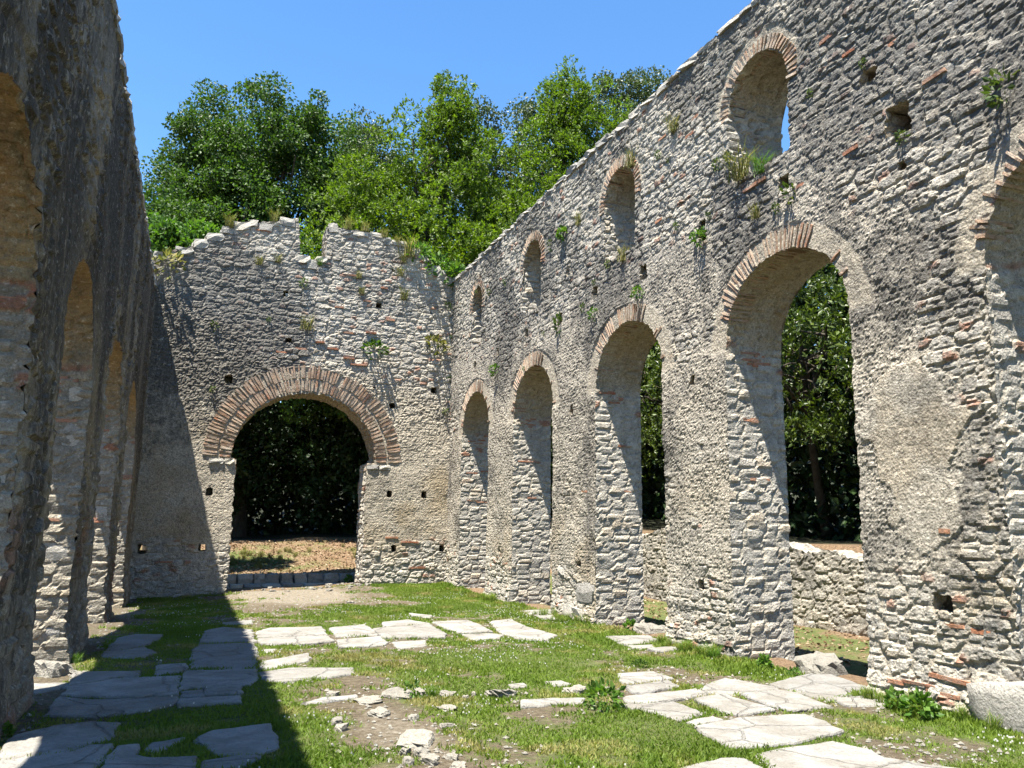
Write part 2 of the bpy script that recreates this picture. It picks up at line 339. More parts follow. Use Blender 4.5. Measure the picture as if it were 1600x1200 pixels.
add_slabs(450, 900, .375, [
    [(205, 262), (385, 246), (415, 270), (400, 282), (210, 292)],
    [(350, 216), (590, 199), (660, 240), (655, 254), (400, 254)],
    [(395, 190), (500, 180), (590, 195), (400, 208)],
    [(602, 190), (750, 182), (790, 198), (850, 230), (720, 235), (645, 215)],
    [(430, 270), (570, 262), (580, 285), (465, 295)],
    [(840, 185), (930, 175), (990, 205), (1120, 242), (1080, 262), (960, 258), (880, 230)],
    [(720, 240), (830, 237), (900, 242), (880, 255), (760, 262)],
    [(970, 140), (1110, 135), (1120, 178), (1060, 172)],
    [(1320, 245), (1500, 240), (1560, 265), (1400, 278)],
    [(1420, 282), (1520, 278), (1530, 290), (1430, 293)],
    [(1500, 298), (1600, 290), (1640, 300), (1550, 310)],
    [(975, 508), (1100, 500), (1240, 500), (1230, 515), (975, 535)],
    [(1065, 433), (1140, 428), (1175, 440), (1130, 450)],
    [(925, 440), (985, 434), (990, 448), (935, 452)],
    [(505, 150), (600, 160), (590, 172), (520, 160)],
])
add_slabs(1000, 750, .375, [
    [(540, 840), (690, 802), (790, 802), (990, 868), (790, 908), (665, 880)],
    [(245, 855), (350, 815), (560, 850), (580, 865), (310, 885)],
    [(420, 885), (590, 870), (655, 884), (805, 940), (640, 955), (540, 930)],
    [(225, 905), (350, 888), (560, 950), (400, 975), (330, 955)],
    [(-75, 895), (60, 880), (230, 862), (300, 880), (40, 920), (-40, 918)],
    [(-100, 800), (60, 793), (135, 820), (0, 838), (-70, 838)],
    [(-60, 852), (0, 845), (120, 830), (160, 850), (20, 878), (-30, 878)],
    [(-90, 930), (20, 924), (140, 915), (270, 965), (160, 998), (40, 955)],
    [(190, 1002), (300, 976), (350, 990), (240, 1010)],
    [(220, 1022), (430, 990), (690, 975), (850, 1040), (650, 1090), (380, 1115)],
    [(450, 1135), (640, 1100), (800, 1080), (960, 1120), (1020, 1150), (1340, 1200), (1300, 1290), (500, 1230), (530, 1190)],
    [(180, 1190), (330, 1150), (430, 1152), (510, 1192), (470, 1250), (200, 1260)],
    [(810, 905), (1000, 878), (1045, 930), (860, 930)],
])
SLABS = [[gnd(u, v, 0.03)[:2] for u, v in p] for p in SLABS_PX]
def in_poly(px, py, poly):
    r = np.zeros(np.shape(px), bool); n = len(poly)
    for i in range(n):
        x0, y0 = poly[i]; x1, y1 = poly[(i + 1) % n]
        if y0 == y1: continue
        c = (y0 > py) != (y1 > py)
        r ^= c & (px < (x1 - x0) * (py - y0) / (y1 - y0) + x0)
    return r
def ground_masks(x, y):
    n1 = fbm(x * 0.55 + 3, y * 0.55, 4, 21); n2 = fbm(x * 1.6, y * 1.6, 4, 22)
    inside = ss(-1.6, -1.3, x) * ss(6.9, 6.7, x) * ss(22.6, 22.2, y)
    g = 0.70 + 1.2 * (n1 - 0.5) + 1.2 * (n2 - 0.5)
    g = g + 0.5 * ss(6.0, 6.6, x) + 0.35 * ss(4.6, 5.8, x) * ss(13, 16, y)
    path = np.exp(-(((x - 2.4) / 1.5) ** 2 + ((y - 20.6) / 2.6) ** 2))
    path2 = np.exp(-(((x - 1.75) / 0.55) ** 2 + ((y - 6.9) / 1.5) ** 2))
    path3 = np.exp(-(((x + 0.9) / 0.5) ** 2 + ((y - 17.3) / 2.5) ** 2)) * 0.7
    edge = ss(-0.75, -1.25, x) * 0.5
    g = g - 1.3 * path - 0.9 * path2 - 0.7 * path3 - edge
    d = 1.2 * path + 0.55 * path2 + 0.8 * path3 + 0.25 * (n2 - 0.5)
    out = 1 - inside
    bushy = np.exp(-(((x - 1.3) / 1.6) ** 2 + ((y - 27.6) / 1.6) ** 2)) + 0.9 * np.exp(-(((x - 6.4) / 1.2) ** 2 + ((y - 28.5) / 1.5) ** 2))
    g_out = 0.25 + 1.0 * (n2 - 0.5) + 0.8 * bushy + 0.45 * ss(7.6, 8.5, x) * ss(13, 12, x)
    g = g * inside + g_out * out
    lit = out * (0.85 + 0.6 * (n1 - 0.5)); d = d * inside
    return np.clip(g, 0, 1), np.clip(d, 0, 1), np.clip(lit, 0, 1)
def axis(parts):
    a = []
    for lo, hi, st in parts: a.append(np.arange(lo, hi, st))
    return np.concatenate(a + [[parts[-1][1]]])
gx = axis([(-400, -60, 40), (-60, -6, 3), (-6, -2.4, .3), (-2.4, 7.9, .07), (7.9, 14, .15), (14, 60, 2), (60, 400, 40)])
gy = axis([(-400, -40, 40), (-40, 3, 2), (3, 14, .07), (14, 25.5, .1), (25.5, 40, .3), (40, 80, 3), (80, 900, 60)])
GX, GY = np.meshgrid(gx, gy); GZ = ground_z(GX, GY)
nx, ny = len(gx), len(gy)
ii = (np.arange(ny - 1)[:, None] * nx + np.arange(nx - 1)[None]).ravel()
gF = np.stack([ii, ii + 1, ii + nx + 1, ii + nx], 1)
mk = ground_masks(GX.ravel(), GY.ravel())
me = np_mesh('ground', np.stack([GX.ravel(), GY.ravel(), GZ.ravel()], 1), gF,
             attrs={'mask': np.stack([mk[0], mk[1], mk[2], np.maximum(ss(30.5, 33.5, GY.ravel()), ss(14.5, 16, GX.ravel()))], 1)}, smooth=True)  # last mask channel marks where tree shade is painted on the ground
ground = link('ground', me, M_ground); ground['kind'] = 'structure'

def make_slab(poly, seed):
    r = random.Random(seed); n = len(poly); pts = []
    for i in range(n):
        a = Vector(poly[i]); b = Vector(poly[(i + 1) % n]); L = (b - a).length; k = max(2, int(L / 0.07))
        for j in range(k): pts.append(a.lerp(b, j / k))
    m = len(pts); cen = sum(pts, Vector((0, 0))) / m
    P = np.array([tuple(p) for p in pts]); Q = P.copy()
    for it in range(0): Q = (np.roll(Q, 1, 0) + Q * 2 + np.roll(Q, -1, 0)) / 4
    t = np.arange(m)
    nrm = np.roll(Q, -1, 0) - np.roll(Q, 1, 0); nrm = np.stack([nrm[:, 1], -nrm[:, 0]], 1); nrm /= np.linalg.norm(nrm, axis=1)[:, None] + 1e-9
    area = 0.5 * np.sum(Q[:, 0] * np.roll(Q[:, 1], -1) - np.roll(Q[:, 0], -1) * Q[:, 1])
    if area < 0: nrm = -nrm
    off = (fbm(Q[:, 0] * 9 + seed, Q[:, 1] * 9, 4, seed) - 0.5) * 0.08 + 0.008
    Q = Q + nrm * off[:, None]
    gzc = float(ground_z(cen.x, cen.y)); tx, ty = (r.random() - .5) * .03, (r.random() - .5) * .03
    in_ = cen.x + (Q[:, 0] - cen.x) * .55, cen.y + (Q[:, 1] - cen.y) * .55
    gz_ = np.concatenate([ground_z(Q[:, 0], Q[:, 1]), ground_z(*in_), [gzc]]); tx *= .5; ty *= .5
    top = float(np.percentile(gz_, 92)) + 0.012 + r.random() * 0.016
    def ring(inset, dz):
        X = Q - nrm * inset; z = top + (X[:, 0] - cen.x) * tx + (X[:, 1] - cen.y) * ty + dz
        return np.concatenate([X, z[:, None]], 1)
    rings = [ring(-0.01, -0.22), ring(0.0, -0.02), ring(0.008, -0.007), ring(0.03, 0.0)]
    bm = bmesh.new(); vs = [[bm.verts.new(p) for p in R] for R in rings]
    for a, b in zip(vs[:-1], vs[1:]):
        for i in range(m):
            j = (i + 1) % m
            bm.faces.new((a[i], a[j], b[j], b[i]) if area > 0 else (a[j], a[i], b[i], b[j]))
    bm.faces.new(vs[-1] if area > 0 else vs[-1][::-1])
    me = bpy.data.meshes.new('paving_slab'); bm.to_mesh(me); bm.free(); return me
for i, p in enumerate(SLABS):
    link('paving_slab', make_slab(p, 100 + i), M_slab, ground)

# ------------------------------------------------------------------ wall builder
def densify(poly, step, closed=True):
    out = []; n = len(poly)
    for i in range(n if closed else n - 1):
        a = np.array(poly[i]); b = np.array(poly[(i + 1) % n]); k = max(1, int(np.linalg.norm(b - a) / step))
        for j in range(k): out.append(a + (b - a) * j / k)
    if not closed: out.append(np.array(poly[-1]))
    return np.array(out)
def arch_poly(s0, s1, z0, spring, rise, n=24):
    c = (s0 + s1) / 2; r = (s1 - s0) / 2
    return [(s0, z0)] + [(c - r * math.cos(math.pi * i / n), spring + rise * math.sin(math.pi * i / n)) for i in range(n + 1)] + [(s1, z0)]
def nearest(px, py, poly):
    best = np.full(px.shape, 1e9); bx = px.copy(); by = py.copy(); n = len(poly)
    for i in range(n):
        x0, y0 = poly[i]; x1, y1 = poly[(i + 1) % n]; dx, dy = x1 - x0, y1 - y0
        t = np.clip(((px - x0) * dx + (py - y0) * dy) / (dx * dx + dy * dy + 1e-12), 0, 1)
        qx = x0 + t * dx; qy = y0 + t * dy; d = (px - qx) ** 2 + (py - qy) ** 2
        m = d < best; best = np.where(m, d, best); bx = np.where(m, qx, bx); by = np.where(m, qy, by)
    return np.sqrt(best), bx, by

def build_wall(name, sc, zc, outer, holes, T, disp, masks, strip_mask, world_fn, mat, parent, flip):
    """outer: closed ring (s,z); holes: dicts(poly, depth or None=through, amp, closed_bottom).  Local = (s, z, depth)."""
    Vs, F4, F3, A1, A2 = [], [], [], [], []; base = 0
    def push(V, q, t, a1, a2):
        nonlocal base
        Vs.append(V); A1.append(a1); A2.append(a2)
        if q is not None and len(q): F4.append(np.asarray(q) + base)
        if t is not None and len(t): F3.append(np.asarray(t) + base)
        base += len(V)
    fronts, backs = [], []
    strips = [dict(poly=outer, depth=None, amp=0.05, sign=-1)] + [dict(h, sign=1) for h in holes]
    for hi, h in enumerate(strips):
        step = 0.035 if hi else 0.05
        if h.get('small'): step = 0.025
        P = densify(h['poly'], step); m = len(P)
        tan = np.roll(P, -1, 0) - np.roll(P, 1, 0); tan /= np.linalg.norm(tan, axis=1)[:, None] + 1e-9
        area = 0.5 * np.sum(P[:, 0] * np.roll(P[:, 1], -1) - np.roll(P[:, 0], -1) * P[:, 1])
        N = np.stack([tan[:, 1], -tan[:, 0]], 1) * (1 if area > 0 else -1) * (-1)     # points to the inside of the ring
        arc = np.concatenate([[0], np.cumsum(np.linalg.norm(np.diff(P, axis=0), axis=1))])
        dep = T if h['depth'] is None else h['depth']
        nd = max(3, int(dep / (0.035 if hi else 0.08))); dd = np.linspace(0, dep, nd + 1)
        AA, DD = np.meshgrid(arc, dd)
        hh, mor, idr = rubble(DD + hi * 7.7, AA, 0.27, 0.12, 50 + hi)
        # along jambs the courses lie flat: arc is height there
        off = h['amp'] * (hh - 0.45) + 0.6 * h['amp'] * (fbm(AA * 3, DD * 3 + hi * 5, 3, 60 + hi) - 0.5)
        off = off * (1 if not h.get('small') else 1)
        S = P[None, :, 0] + N[None, :, 0] * off; Z = P[None, :, 1] + N[None, :, 1] * off
        if hi == 0: 
            keep = P[None, :, 1] > -0.25 + 0 * S
            S = np.where(keep, S, P[None, :, 0]); Z = np.where(keep, Z, P[None, :, 1])
        ring0 = np.stack([S[0], Z[0]], 1); ringT = np.stack([S[-1], Z[-1]], 1)
        fronts.append(ring0)
        if h['depth'] is None: backs.append(ringT)
        D0 = disp(S[0], Z[0])
        dpt = DD - D0[None] * np.clip(1 - DD / 0.12, 0, 1)
        V = np.stack([S.ravel(), Z.ravel(), dpt.ravel()], 1)
        i0 = (np.arange(nd)[:, None] * m + np.arange(m)[None]); i1 = np.arange(nd)[:, None] * m + (np.arange(m)[None] + 1) % m
        q = np.stack([i0, i1, i1 + m, i0 + m], 2).reshape(-1, 4)
        if (area > 0) == (h['sign'] > 0): q = q[:, ::-1]
        # drop the part of the ring under the ground
        zq = Z.ravel()[q].max(1); q = q[zq > -0.35]
        a1, a2 = strip_mask(S.ravel(), Z.ravel(), DD.ravel(), idr.ravel(), mor.ravel(), hi, h)
        push(V, q, None, a1, a2)
        if h['depth'] is not None:
            c = ringT.mean(0); V = np.concatenate([np.column_stack([ringT, np.full(m, dep)]), [[c[0], c[1], dep]]])
            t = np.stack([np.arange(m), (np.arange(m) + 1) % m, np.full(m, m)], 1)
            if area < 0: t = t[:, ::-1]
            push(V, None, t, np.tile([0.3, .5, .5, .5], (m + 1, 1)), np.zeros((m + 1, 4)))
    for side in (0, 1):
        if side == 0: s1, z1, rings = sc, zc, fronts
        else:
            s1 = np.arange(sc[0], sc[-1] + .2, .2); z1 = np.arange(zc[0], zc[-1] + .2, .2); rings = backs
        Sg, Zg = np.meshgrid(s1, z1); ns, nz = len(s1), len(z1)
        cs = np.gradient(s1); cz = np.gradient(z1); cell = 0.5 * np.minimum(cs[None, :], cz[:, None]) + 0 * Sg
        s_, z_ = Sg.ravel().copy(), Zg.ravel().copy(); cell = cell.ravel(); sd = np.full(s_.shape, 1.0)
        for ri, R in enumerate(rings):
            big = 0.3
            if ri == 0:
                inn = in_poly(s_, z_, R)
                close = ~inn | (z_ > R[:, 1].max() - 2.6) | (s_ < R[:, 0].min() + .2) | (s_ > R[:, 0].max() - .2)
                sd[~inn] = -1
            else:
                close = (s_ > R[:, 0].min() - big) & (s_ < R[:, 0].max() + big) & (z_ > R[:, 1].min() - big) & (z_ < R[:, 1].max() + big)
                inn = np.zeros(s_.shape, bool); inn[close] = in_poly(s_[close], z_[close], R); sd[inn] = -1
            idx = np.nonzero(close)[0]
            if not len(idx): continue
            d, qx, qy = nearest(s_[idx], z_[idx], R)
            k = d < cell[idx] * 1.1
            s_[idx[k]] = qx[k]; z_[idx[k]] = qy[k]; sd[idx[k]] = 0
        ok = sd >= 0
        i0 = (np.arange(nz - 1)[:, None] * ns + np.arange(ns - 1)[None]).ravel()
        q = np.stack([i0, i0 + 1, i0 + ns + 1, i0 + ns], 1); oq = ok[q]; cnt = oq.sum(1)
        allz = (sd[q] == 0).all(1)
        Q = q[(cnt == 4) & ~allz]
        tq = q[cnt == 3]; to = oq[cnt == 3]
        tris = np.array([[v for v, o in zip(r, f) if o] for r, f in zip(tq, to)], int) if len(tq) else None
        if side == 0:
            D = disp(s_, z_); V = np.stack([s_, z_, -D], 1); a1, a2 = masks(s_, z_)
        else:
            V = np.stack([s_, z_, np.full(s_.shape, T)], 1); a1, a2 = masks(s_, z_); Q = Q[:, ::-1]
            if tris is not None: tris = tris[:, ::-1]
        # compact
        used = np.zeros(len(V), bool); used[Q.ravel()] = True
        if tris is not None: used[tris.ravel()] = True
        remap = np.cumsum(used) - 1
        push(V[used], remap[Q], remap[tris] if tris is not None else None, a1[used], a2[used])
    V = np.concatenate(Vs); W = world_fn(V)
    f4 = np.concatenate(F4); f3 = np.concatenate(F3) if F3 else None
    if flip:
        f4 = f4[:, ::-1]
        if f3 is not None: f3 = f3[:, ::-1]
    me = np_mesh(name, W, f4, f3, {'mask': np.concatenate(A1), 'mask2': np.concatenate(A2)}, smooth=False)
    return link(name, me, mat, parent)

# proto stones and bricks -------------------------------------------------
def stone_mesh(seed, name='stone', lump=0.16, sub=1):
    bm = bmesh.new(); bmesh.ops.create_cube(bm, size=1.0)
    bmesh.ops.subdivide_edges(bm, edges=bm.edges[:], cuts=sub, use_grid_fill=True)
    r = random.Random(seed)
    for v in bm.verts:
        p = v.co; L = (abs(p.x * 2) ** 4 + abs(p.y * 2) ** 4 + abs(p.z * 2) ** 4) ** .25
        k = 0.5 / max(L * 0.5, 1e-6) if L > 0 else 1
        v.co = p * (0.45 + 0.55 * k) + Vector([(r.random() - .5) * lump for _ in range(3)])
    me = bpy.data.meshes.new(name); bm.to_mesh(me); bm.free(); return me
STONES = [stone_mesh(300 + i) for i in range(10)]
for m_ in STONES: m_.materials.append(M_stone)
def brick_mesh(seed):
    bm = bmesh.new(); bmesh.ops.create_cube(bm, size=1.0); r = random.Random(seed)
    bmesh.ops.subdivide_edges(bm, edges=[e for e in bm.edges if abs((e.verts[0].co - e.verts[1].co).x) > .5], cuts=2)
    for v in bm.verts: v.co += Vector(((r.random() - .5) * .06, (r.random() - .5) * .16, (r.random() - .5) * .05))
    me = bpy.data.meshes.new('brick'); bm.to_mesh(me); bm.free(); return me
BRICKS = [brick_mesh(400 + i) for i in range(6)]; RBRICKS = [b.copy() for b in BRICKS]
for b in BRICKS: b.materials.append(M_brick)
for b in RBRICKS: b.materials.append(M_redbrick)
def basis(side):
    """columns: along s, up z, outwards from the face"""
    if side == 'R': return Vector((0, 1, 0)), Vector((0, 0, 1)), Vector((-1, 0, 0)), lambda s, z, d: Vector((XR + d, s, z))
    if side == 'L': return Vector((0, 1, 0)), Vector((0, 0, 1)), Vector((1, 0, 0)), lambda s, z, d: Vector((XL - d, s, z))
    if side == 'B': return Vector((1, 0, 0)), Vector((0, 0, 1)), Vector((0, -1, 0)), lambda s, z, d: Vector((s, YB + d, z))
def piece(name, me, parent, side, s, z, d, ls, lz, ld, rot=0.0, tilt=0.0):
    """a brick or stone of size ls x lz (turned by rot in the face) x ld deep, centred at depth d"""
    a, b, c, fn = basis(side)
    u = a * math.cos(rot) + b * math.sin(rot); w = b * math.cos(rot) - a * math.sin(rot); n = c
    if tilt: w, n = w * math.cos(tilt) + n * math.sin(tilt), n * math.cos(tilt) - w * math.sin(tilt)
    M = Matrix(((u.x * ls, w.x * lz, n.x * ld, 0), (u.y * ls, w.y * lz, n.y * ld, 0), (u.z * ls, w.z * lz, n.z * ld, 0), (0, 0, 0, 1)))
    o = link(name, me, None, parent); o.matrix_parent_inverse = Matrix.Identity(4)
    o.matrix_local = Matrix.Translation(fn(s, z, d) - parent.location) @ M
    return o
def joined_stones(name, items, side, parent, mat, protos=STONES):
    """items: (s,z,d,ls,lz,ld,rot) -> one mesh of many small stones"""
    a, b, c, fn = basis(side); Vs, F, A = [], [], []; base = 0
    PV = []; PF = []
    for m_ in protos:
        v = np.zeros(len(m_.vertices) * 3); m_.vertices.foreach_get('co', v); PV.append(v.reshape(-1, 3))
        PF.append(np.array([list(p.vertices) for p in m_.polygons]))
    A_, B_, C_ = np.array(a), np.array(b), np.array(c)
    for (s, z, d, ls, lz, ld, rot) in items:
        k = random.randrange(len(protos)); P = PV[k] * np.array([ls, lz, ld])
        u = A_ * math.cos(rot) + B_ * math.sin(rot); w = B_ * math.cos(rot) - A_ * math.sin(rot)
        Vs.append(np.array(fn(s, z, d)) + P[:, :1] * u + P[:, 1:2] * w + P[:, 2:] * C_)
        F.append(PF[k] + base); base += len(P); A.append(np.tile([random.random(), 0, 0, 1], (len(P), 1)))
    me = np_mesh(name, np.concatenate(Vs), np.concatenate(F), attrs={'mask': np.concatenate(A)})
    o = link(name, me, mat, parent); o['kind'] = 'stuff'; return o

def courses(s0, s1, z0, z1, hmin, hmax, wmin, wmax, prob, seed, blocked):
    """coursed rubble: list of (s,z,w,h) kept where prob(s,z) says so and no opening is near"""
    r = random.Random(seed); out = []; z = z0
    while z < z1:
        h = r.uniform(hmin, hmax); s = s0 + r.uniform(0, wmax)
        while s < s1:
            w = r.uniform(wmin, wmax); cs = s + w / 2; cz = z + h / 2 + (r.random() - .5) * .05
            if r.random() < prob(cs, cz) and not blocked(cs, cz, w, h): out.append((cs, cz, w * r.uniform(.86, .98), h * r.uniform(.75, .98)))
            s += w
        z += h
    return out
def blocked_fn(polys, rings, margin=0.03):
    bb = [(np.array(p)[:, 0].min(), np.array(p)[:, 0].max(), np.array(p)[:, 1].min(), np.array(p)[:, 1].max(), p) for p in polys]
    def f(s, z, w, h):
        for a, b, c, d, p in bb:
            if s + w / 2 < a - margin or s - w / 2 > b + margin or z + h / 2 < c - margin or z - h / 2 > d + margin: continue
            for ds in (-.5, 0, .5):
                for dz in (-.5, 0, .5):
                    if in_poly(np.array([s + ds * w * 1.15]), np.array([z + dz * h * 1.15]), p)[0]: return True
        for (cs, cz, ri, ro, ry) in rings:
            q = math.hypot(s - cs, (z - cz) / ry)
            if z > cz - .1 and ri - .1 < q < ro + .08: return True
        return False
    return f
def one(v): return float(np.asarray(v).ravel()[0])
def A(v): return np.array([float(v)])

def ring_band(s, z, rings):
    """1 inside the band where the voussoir bricks of an arch sit"""
    m = np.zeros(np.shape(s))
    for (cs, cz, ri, ro, ry) in rings:
        q = np.hypot(s - cs, (z - cz) / ry)
        m = np.maximum(m, ss(ri - .12, ri - .02, q) * ss(ro + .05, ro - .02, q) * ss(cz - .12, cz, z))
    return m
def sq(s, z, w, h, k=0.0):
    return [(s - w / 2, z - h / 2), (s + w / 2, z - h / 2 + k), (s + w / 2 - k, z + h / 2), (s - w / 2 + k * .5, z + h / 2 - k * .4)]

# ================================================================== right arcade wall
R_ARCH = [(2.9, 5.2), (6.9, 9.2), (10.85, 13.15), (15.05, 17.27), (18.98, 21.1)]
R_WIN = [(7.70, 8.95), (11.60, 12.75), (15.70, 16.77), (19.62, 20.48)]
R_SPR, R_RISE = 4.15, 1.03
right = empty('arcade_wall', (XR, 12, 0)); tag(right, 'tall sunlit rubble arcade wall with four round arches and small arched windows above', 'wall')
R_holes = [dict(poly=arch_poly(a, b, -0.6, R_SPR, R_RISE), depth=None, amp=0.026, kind='arch') for a, b in R_ARCH]
R_holes += [dict(poly=arch_poly(a, b, 6.42, 7.52, 0.56, 14), depth=None, amp=0.045, kind='win') for a, b in R_WIN]
R_rings = [((a + b) / 2, R_SPR, (b - a) / 2, (b - a) / 2 + .32, R_RISE / ((b - a) / 2)) for a, b in R_ARCH]
R_rings += [((a + b) / 2, 7.52, (b - a) / 2, (b - a) / 2 + .24, 1.0) for a, b in R_WIN]
for u, v, w, h in [(1357, 118, .26, .20), (1402, 187, .34, .36), (1410, 260, .16, .13), (1225, 290, .24, .30), (1097, 360, .22, .36), (1005, 425, .24, .26),
                   (930, 455, .26, .22), (887, 425, .18, .22), (875, 497, .24, .24), (822, 520, .2, .22), (1082, 595, .17, .17), (1098, 913, .18, .18),
                   (1475, 943, .26, .20), (893, 640, .16, .22), (778, 550, .2, .24), (743, 570, .2, .2), (905, 882, .24, .14), (780, 858, .14, .2), (712, 850, .16, .2), (1066, 318, .14, .10)]:
    p = on_x(u, v, XR); R_holes.append(dict(poly=sq(p[1], p[2], w, h, .03), depth=0.5, amp=0.03, small=True, kind='putlog'))
R_top = [(-0.0, -0.6), (-0.0, 8.80)] + [(y, 8.86 + 0.07 * (one(fbm(A(y * 2.2), A(0), 3, 77)) - .5) * 2) for y in np.arange(.4, 22.3, .25)] + [(22.31, 8.84), (22.31, -0.6)]
def R_zone(s, z):
    """1 where bare stone shows, 0 where the rough render is left"""
    n = fbm(s * .7, z * .7, 4, 101) - .5
    st = ss(5.2, 6.6, z + 1.6 * n) + ss(1.3, 0.5, z + 1.2 * n)
    st = st + ss(5.75, 5.35, s + .5 * n) * ss(4.3, 3.9, z) * 0.9
    st = st + ss(.70, .80, fbm(s * .9 + 9, z * .9, 3, 103) + .05)
    # smooth plaster patch right of the second arch
    pat = ss(.66, .62, np.hypot((s - 6.05) / .80, (z - 2.7) / 1.15) + 1.0 * n + .5 * (fbm(s * 4, z * 4, 3, 104) - .5))
    return np.clip(st, 0, 1) * (1 - pat), pat
def R_disp(s, z):
    st, pat = R_zone(s, z)
    h1, m1, i1 = rubble(s, z, .34, .145, 201); h2_, m2, i2 = rubble(s, z, .16, .085, 202)
    sm, _, _ = rubble(s, z, .085, .065, 203); fine, _, _ = rubble(s, z, .05, .04, 204)
    big = fbm(s * .8, z * .8, 3, 205) - .5
    D = st * (.024 * (h1 - .5) + .016 * (h2_ - .5)) + (1 - st) * (1 - .75 * pat) * (.007 * (sm - .5) + .010 * (fine - .5) + .035 * (fbm(s * 3, z * 3, 4, 206) - .5)) + .07 * big + .014 * pat
    ed = np.zeros(s.shape)
    rb = ring_band(s, z, R_rings); D = D * (1 - .8 * rb) - .010 * rb
    return D + .012 * (fbm(s * 14, z * 14, 2, 207) - .5) + ss(.5, 0, z) * .05
def R_masks(s, z):
    st, pat = R_zone(s, z); h1, m1, i1 = rubble(s, z, .34, .145, 201); h2_, m2, i2 = rubble(s, z, .16, .085, 202)
    rb = ring_band(s, z, R_rings)
    lic = .38 + 1.35 * (fbm(s * .9, z * .7, 5, 211) - .5) + .20 * ss(4.6, 6, z) * ss(10, 6, s) + .14 * ss(3, 6, z) - .22 * ss(2.5, .5, z)
    lic = lic - .15 * ss(14, 22, s) * ss(6, 3, z) - .2 * pat
    lic = np.clip(lic * (1 - .35 * rb), 0, 1)
    och = .22 * pat * ss(.42, .6, fbm(s * 2, z * 2, 3, 213)) + .35 * ss(.55, .75, fbm(s * .9, z * .9, 4, 214)) * ss(3, 1, z)
    brk = ((i2 > .965) & (m2 < .4)) * st * .75
    a1 = np.stack([i1 * .6 + i2 * .4, np.maximum(np.maximum(m1, m2 * .7), rb), np.clip((1 - st) * (1 - .85 * rb), 0, 1), lic], 1)
    a2 = np.stack([np.clip(och, 0, 1), brk, np.zeros(s.shape), np.zeros(s.shape)], 1)
    return a1, a2
def strip_default(spr_arch, spr_win, och_arch, dark):
    def f(S, Z, D, idr, mor, hi, h):
        k = h.get('kind'); spr = spr_arch if k == 'arch' else spr_win
        up = ss(spr - .12, spr + .12, Z) if k in ('arch', 'win') else np.zeros(S.shape)
        och = (och_arch if k == 'arch' else .35) * up * (.35 + .65 * ss(.3, .6, fbm(S * 2 + D * 3, Z * 2, 3, 221 + hi)))
        if k == 'putlog': och = np.full(S.shape, .35)
        brk = ss(.62, .72, fbm(D * 2.2 + hi, Z * 16, 2, 231)) * (k == 'arch') * ss(.25, .0, np.abs(Z - spr + .05)) * .8
        brk = brk + ((idr > .94) & (mor < .5)) * (k == 'arch') * ss(spr - 1.6, spr - .6, Z) * ss(spr + .2, spr, Z) * .8
        lic = np.clip(dark + .5 * (fbm(S * 2 + D * 2, Z * 1.2, 3, 241 + hi) - .5) - .3 * up, 0, 1)
        pl = .25 + .6 * up
        a1 = np.stack([idr, mor, pl, lic], 1); a2 = np.stack([och, np.clip(brk, 0, 1), np.zeros(S.shape), np.zeros(S.shape)], 1)
        if hi == 0: a2[:] = 0; a1[:, 2] = 0; a1[:, 3] = .4
        return a1, a2
    return f
Rw = lambda V: np.stack([XR + V[:, 2], V[:, 0], V[:, 1]], 1)
sR = axis([(0.0, 4.2, .15), (4.2, 8, .022), (8, 13, .028), (13, 22.3, .036)]); zR = axis([(-.6, -.1, .1), (-.1, 8.98, .024)])
build_wall('masonry', sR, zR, R_top, R_holes, TH, R_disp, R_masks, strip_default(R_SPR, 7.52, .55, .22), Rw, M_right, right, True)
R_all = [h['poly'] for h in R_holes]
rb_ = random.Random(5)
def ring_bricks(parent, side, cs, cz, r, ry, rows, t0, t1, pitch, thick, depth_out, keep, protos, dep=.34, seed=1):
    """voussoirs: rows = list of (r_in, r_out)"""
    rr = random.Random(seed)
    for (ri, ro) in rows:
        n = max(3, int((t1 - t0) * (ri + ro) / 2 / pitch))
        for i in range(n):
            th = t0 + (t1 - t0) * (i + .5) / n + (rr.random() - .5) * .022
            k = keep(th)
            if rr.random() > k: continue
            L = (ro - ri) * rr.uniform(.78, 1.04); rc = (ri + ro) / 2
            if k < .75: L *= rr.uniform(.3, .75); rc = ri + L / 2
            s = cs + rc * math.cos(th); z = cz + rc * math.sin(th) * ry
            ang = math.atan2(math.sin(th) * ry, math.cos(th))
            piece('brick', rr.choice(protos), parent, side, s, z, dep / 2 - depth_out - rr.random() * .012, L, thick * rr.uniform(.6, 1.3), dep, ang + (rr.random() - .5) * .05)
for k, (a, b) in enumerate(R_ARCH[1:]):
    r = (b - a) / 2
    ring_bricks(right, 'R', (a + b) / 2, R_SPR, r, R_RISE / r, [(r - .012, r + .30)], .12, math.pi - .02, .075, .030, .0,
                lambda th: .93 if .6 < th < 2.05 else (.15 if th > 2.05 else .3), BRICKS, seed=20 + k)
a, b = R_ARCH[0]; r = (b - a) / 2
ring_bricks(right, 'R', (a + b) / 2, R_SPR, r, R_RISE / r, [(r - .012, r + .30)], .02, 1.4, .085, .034, .0, lambda th: .5, BRICKS, seed=19)
for k, (a, b) in enumerate(R_WIN):
    r = (b - a) / 2
    ring_bricks(right, 'R', (a + b) / 2, 7.52, r, .56 / r, [(r - .01, r + .20)], -.15, math.pi + .25, .078, .036, .0, lambda th: .92, BRICKS, dep=.3, seed=40 + k)
blkR = blocked_fn(R_all, R_rings)
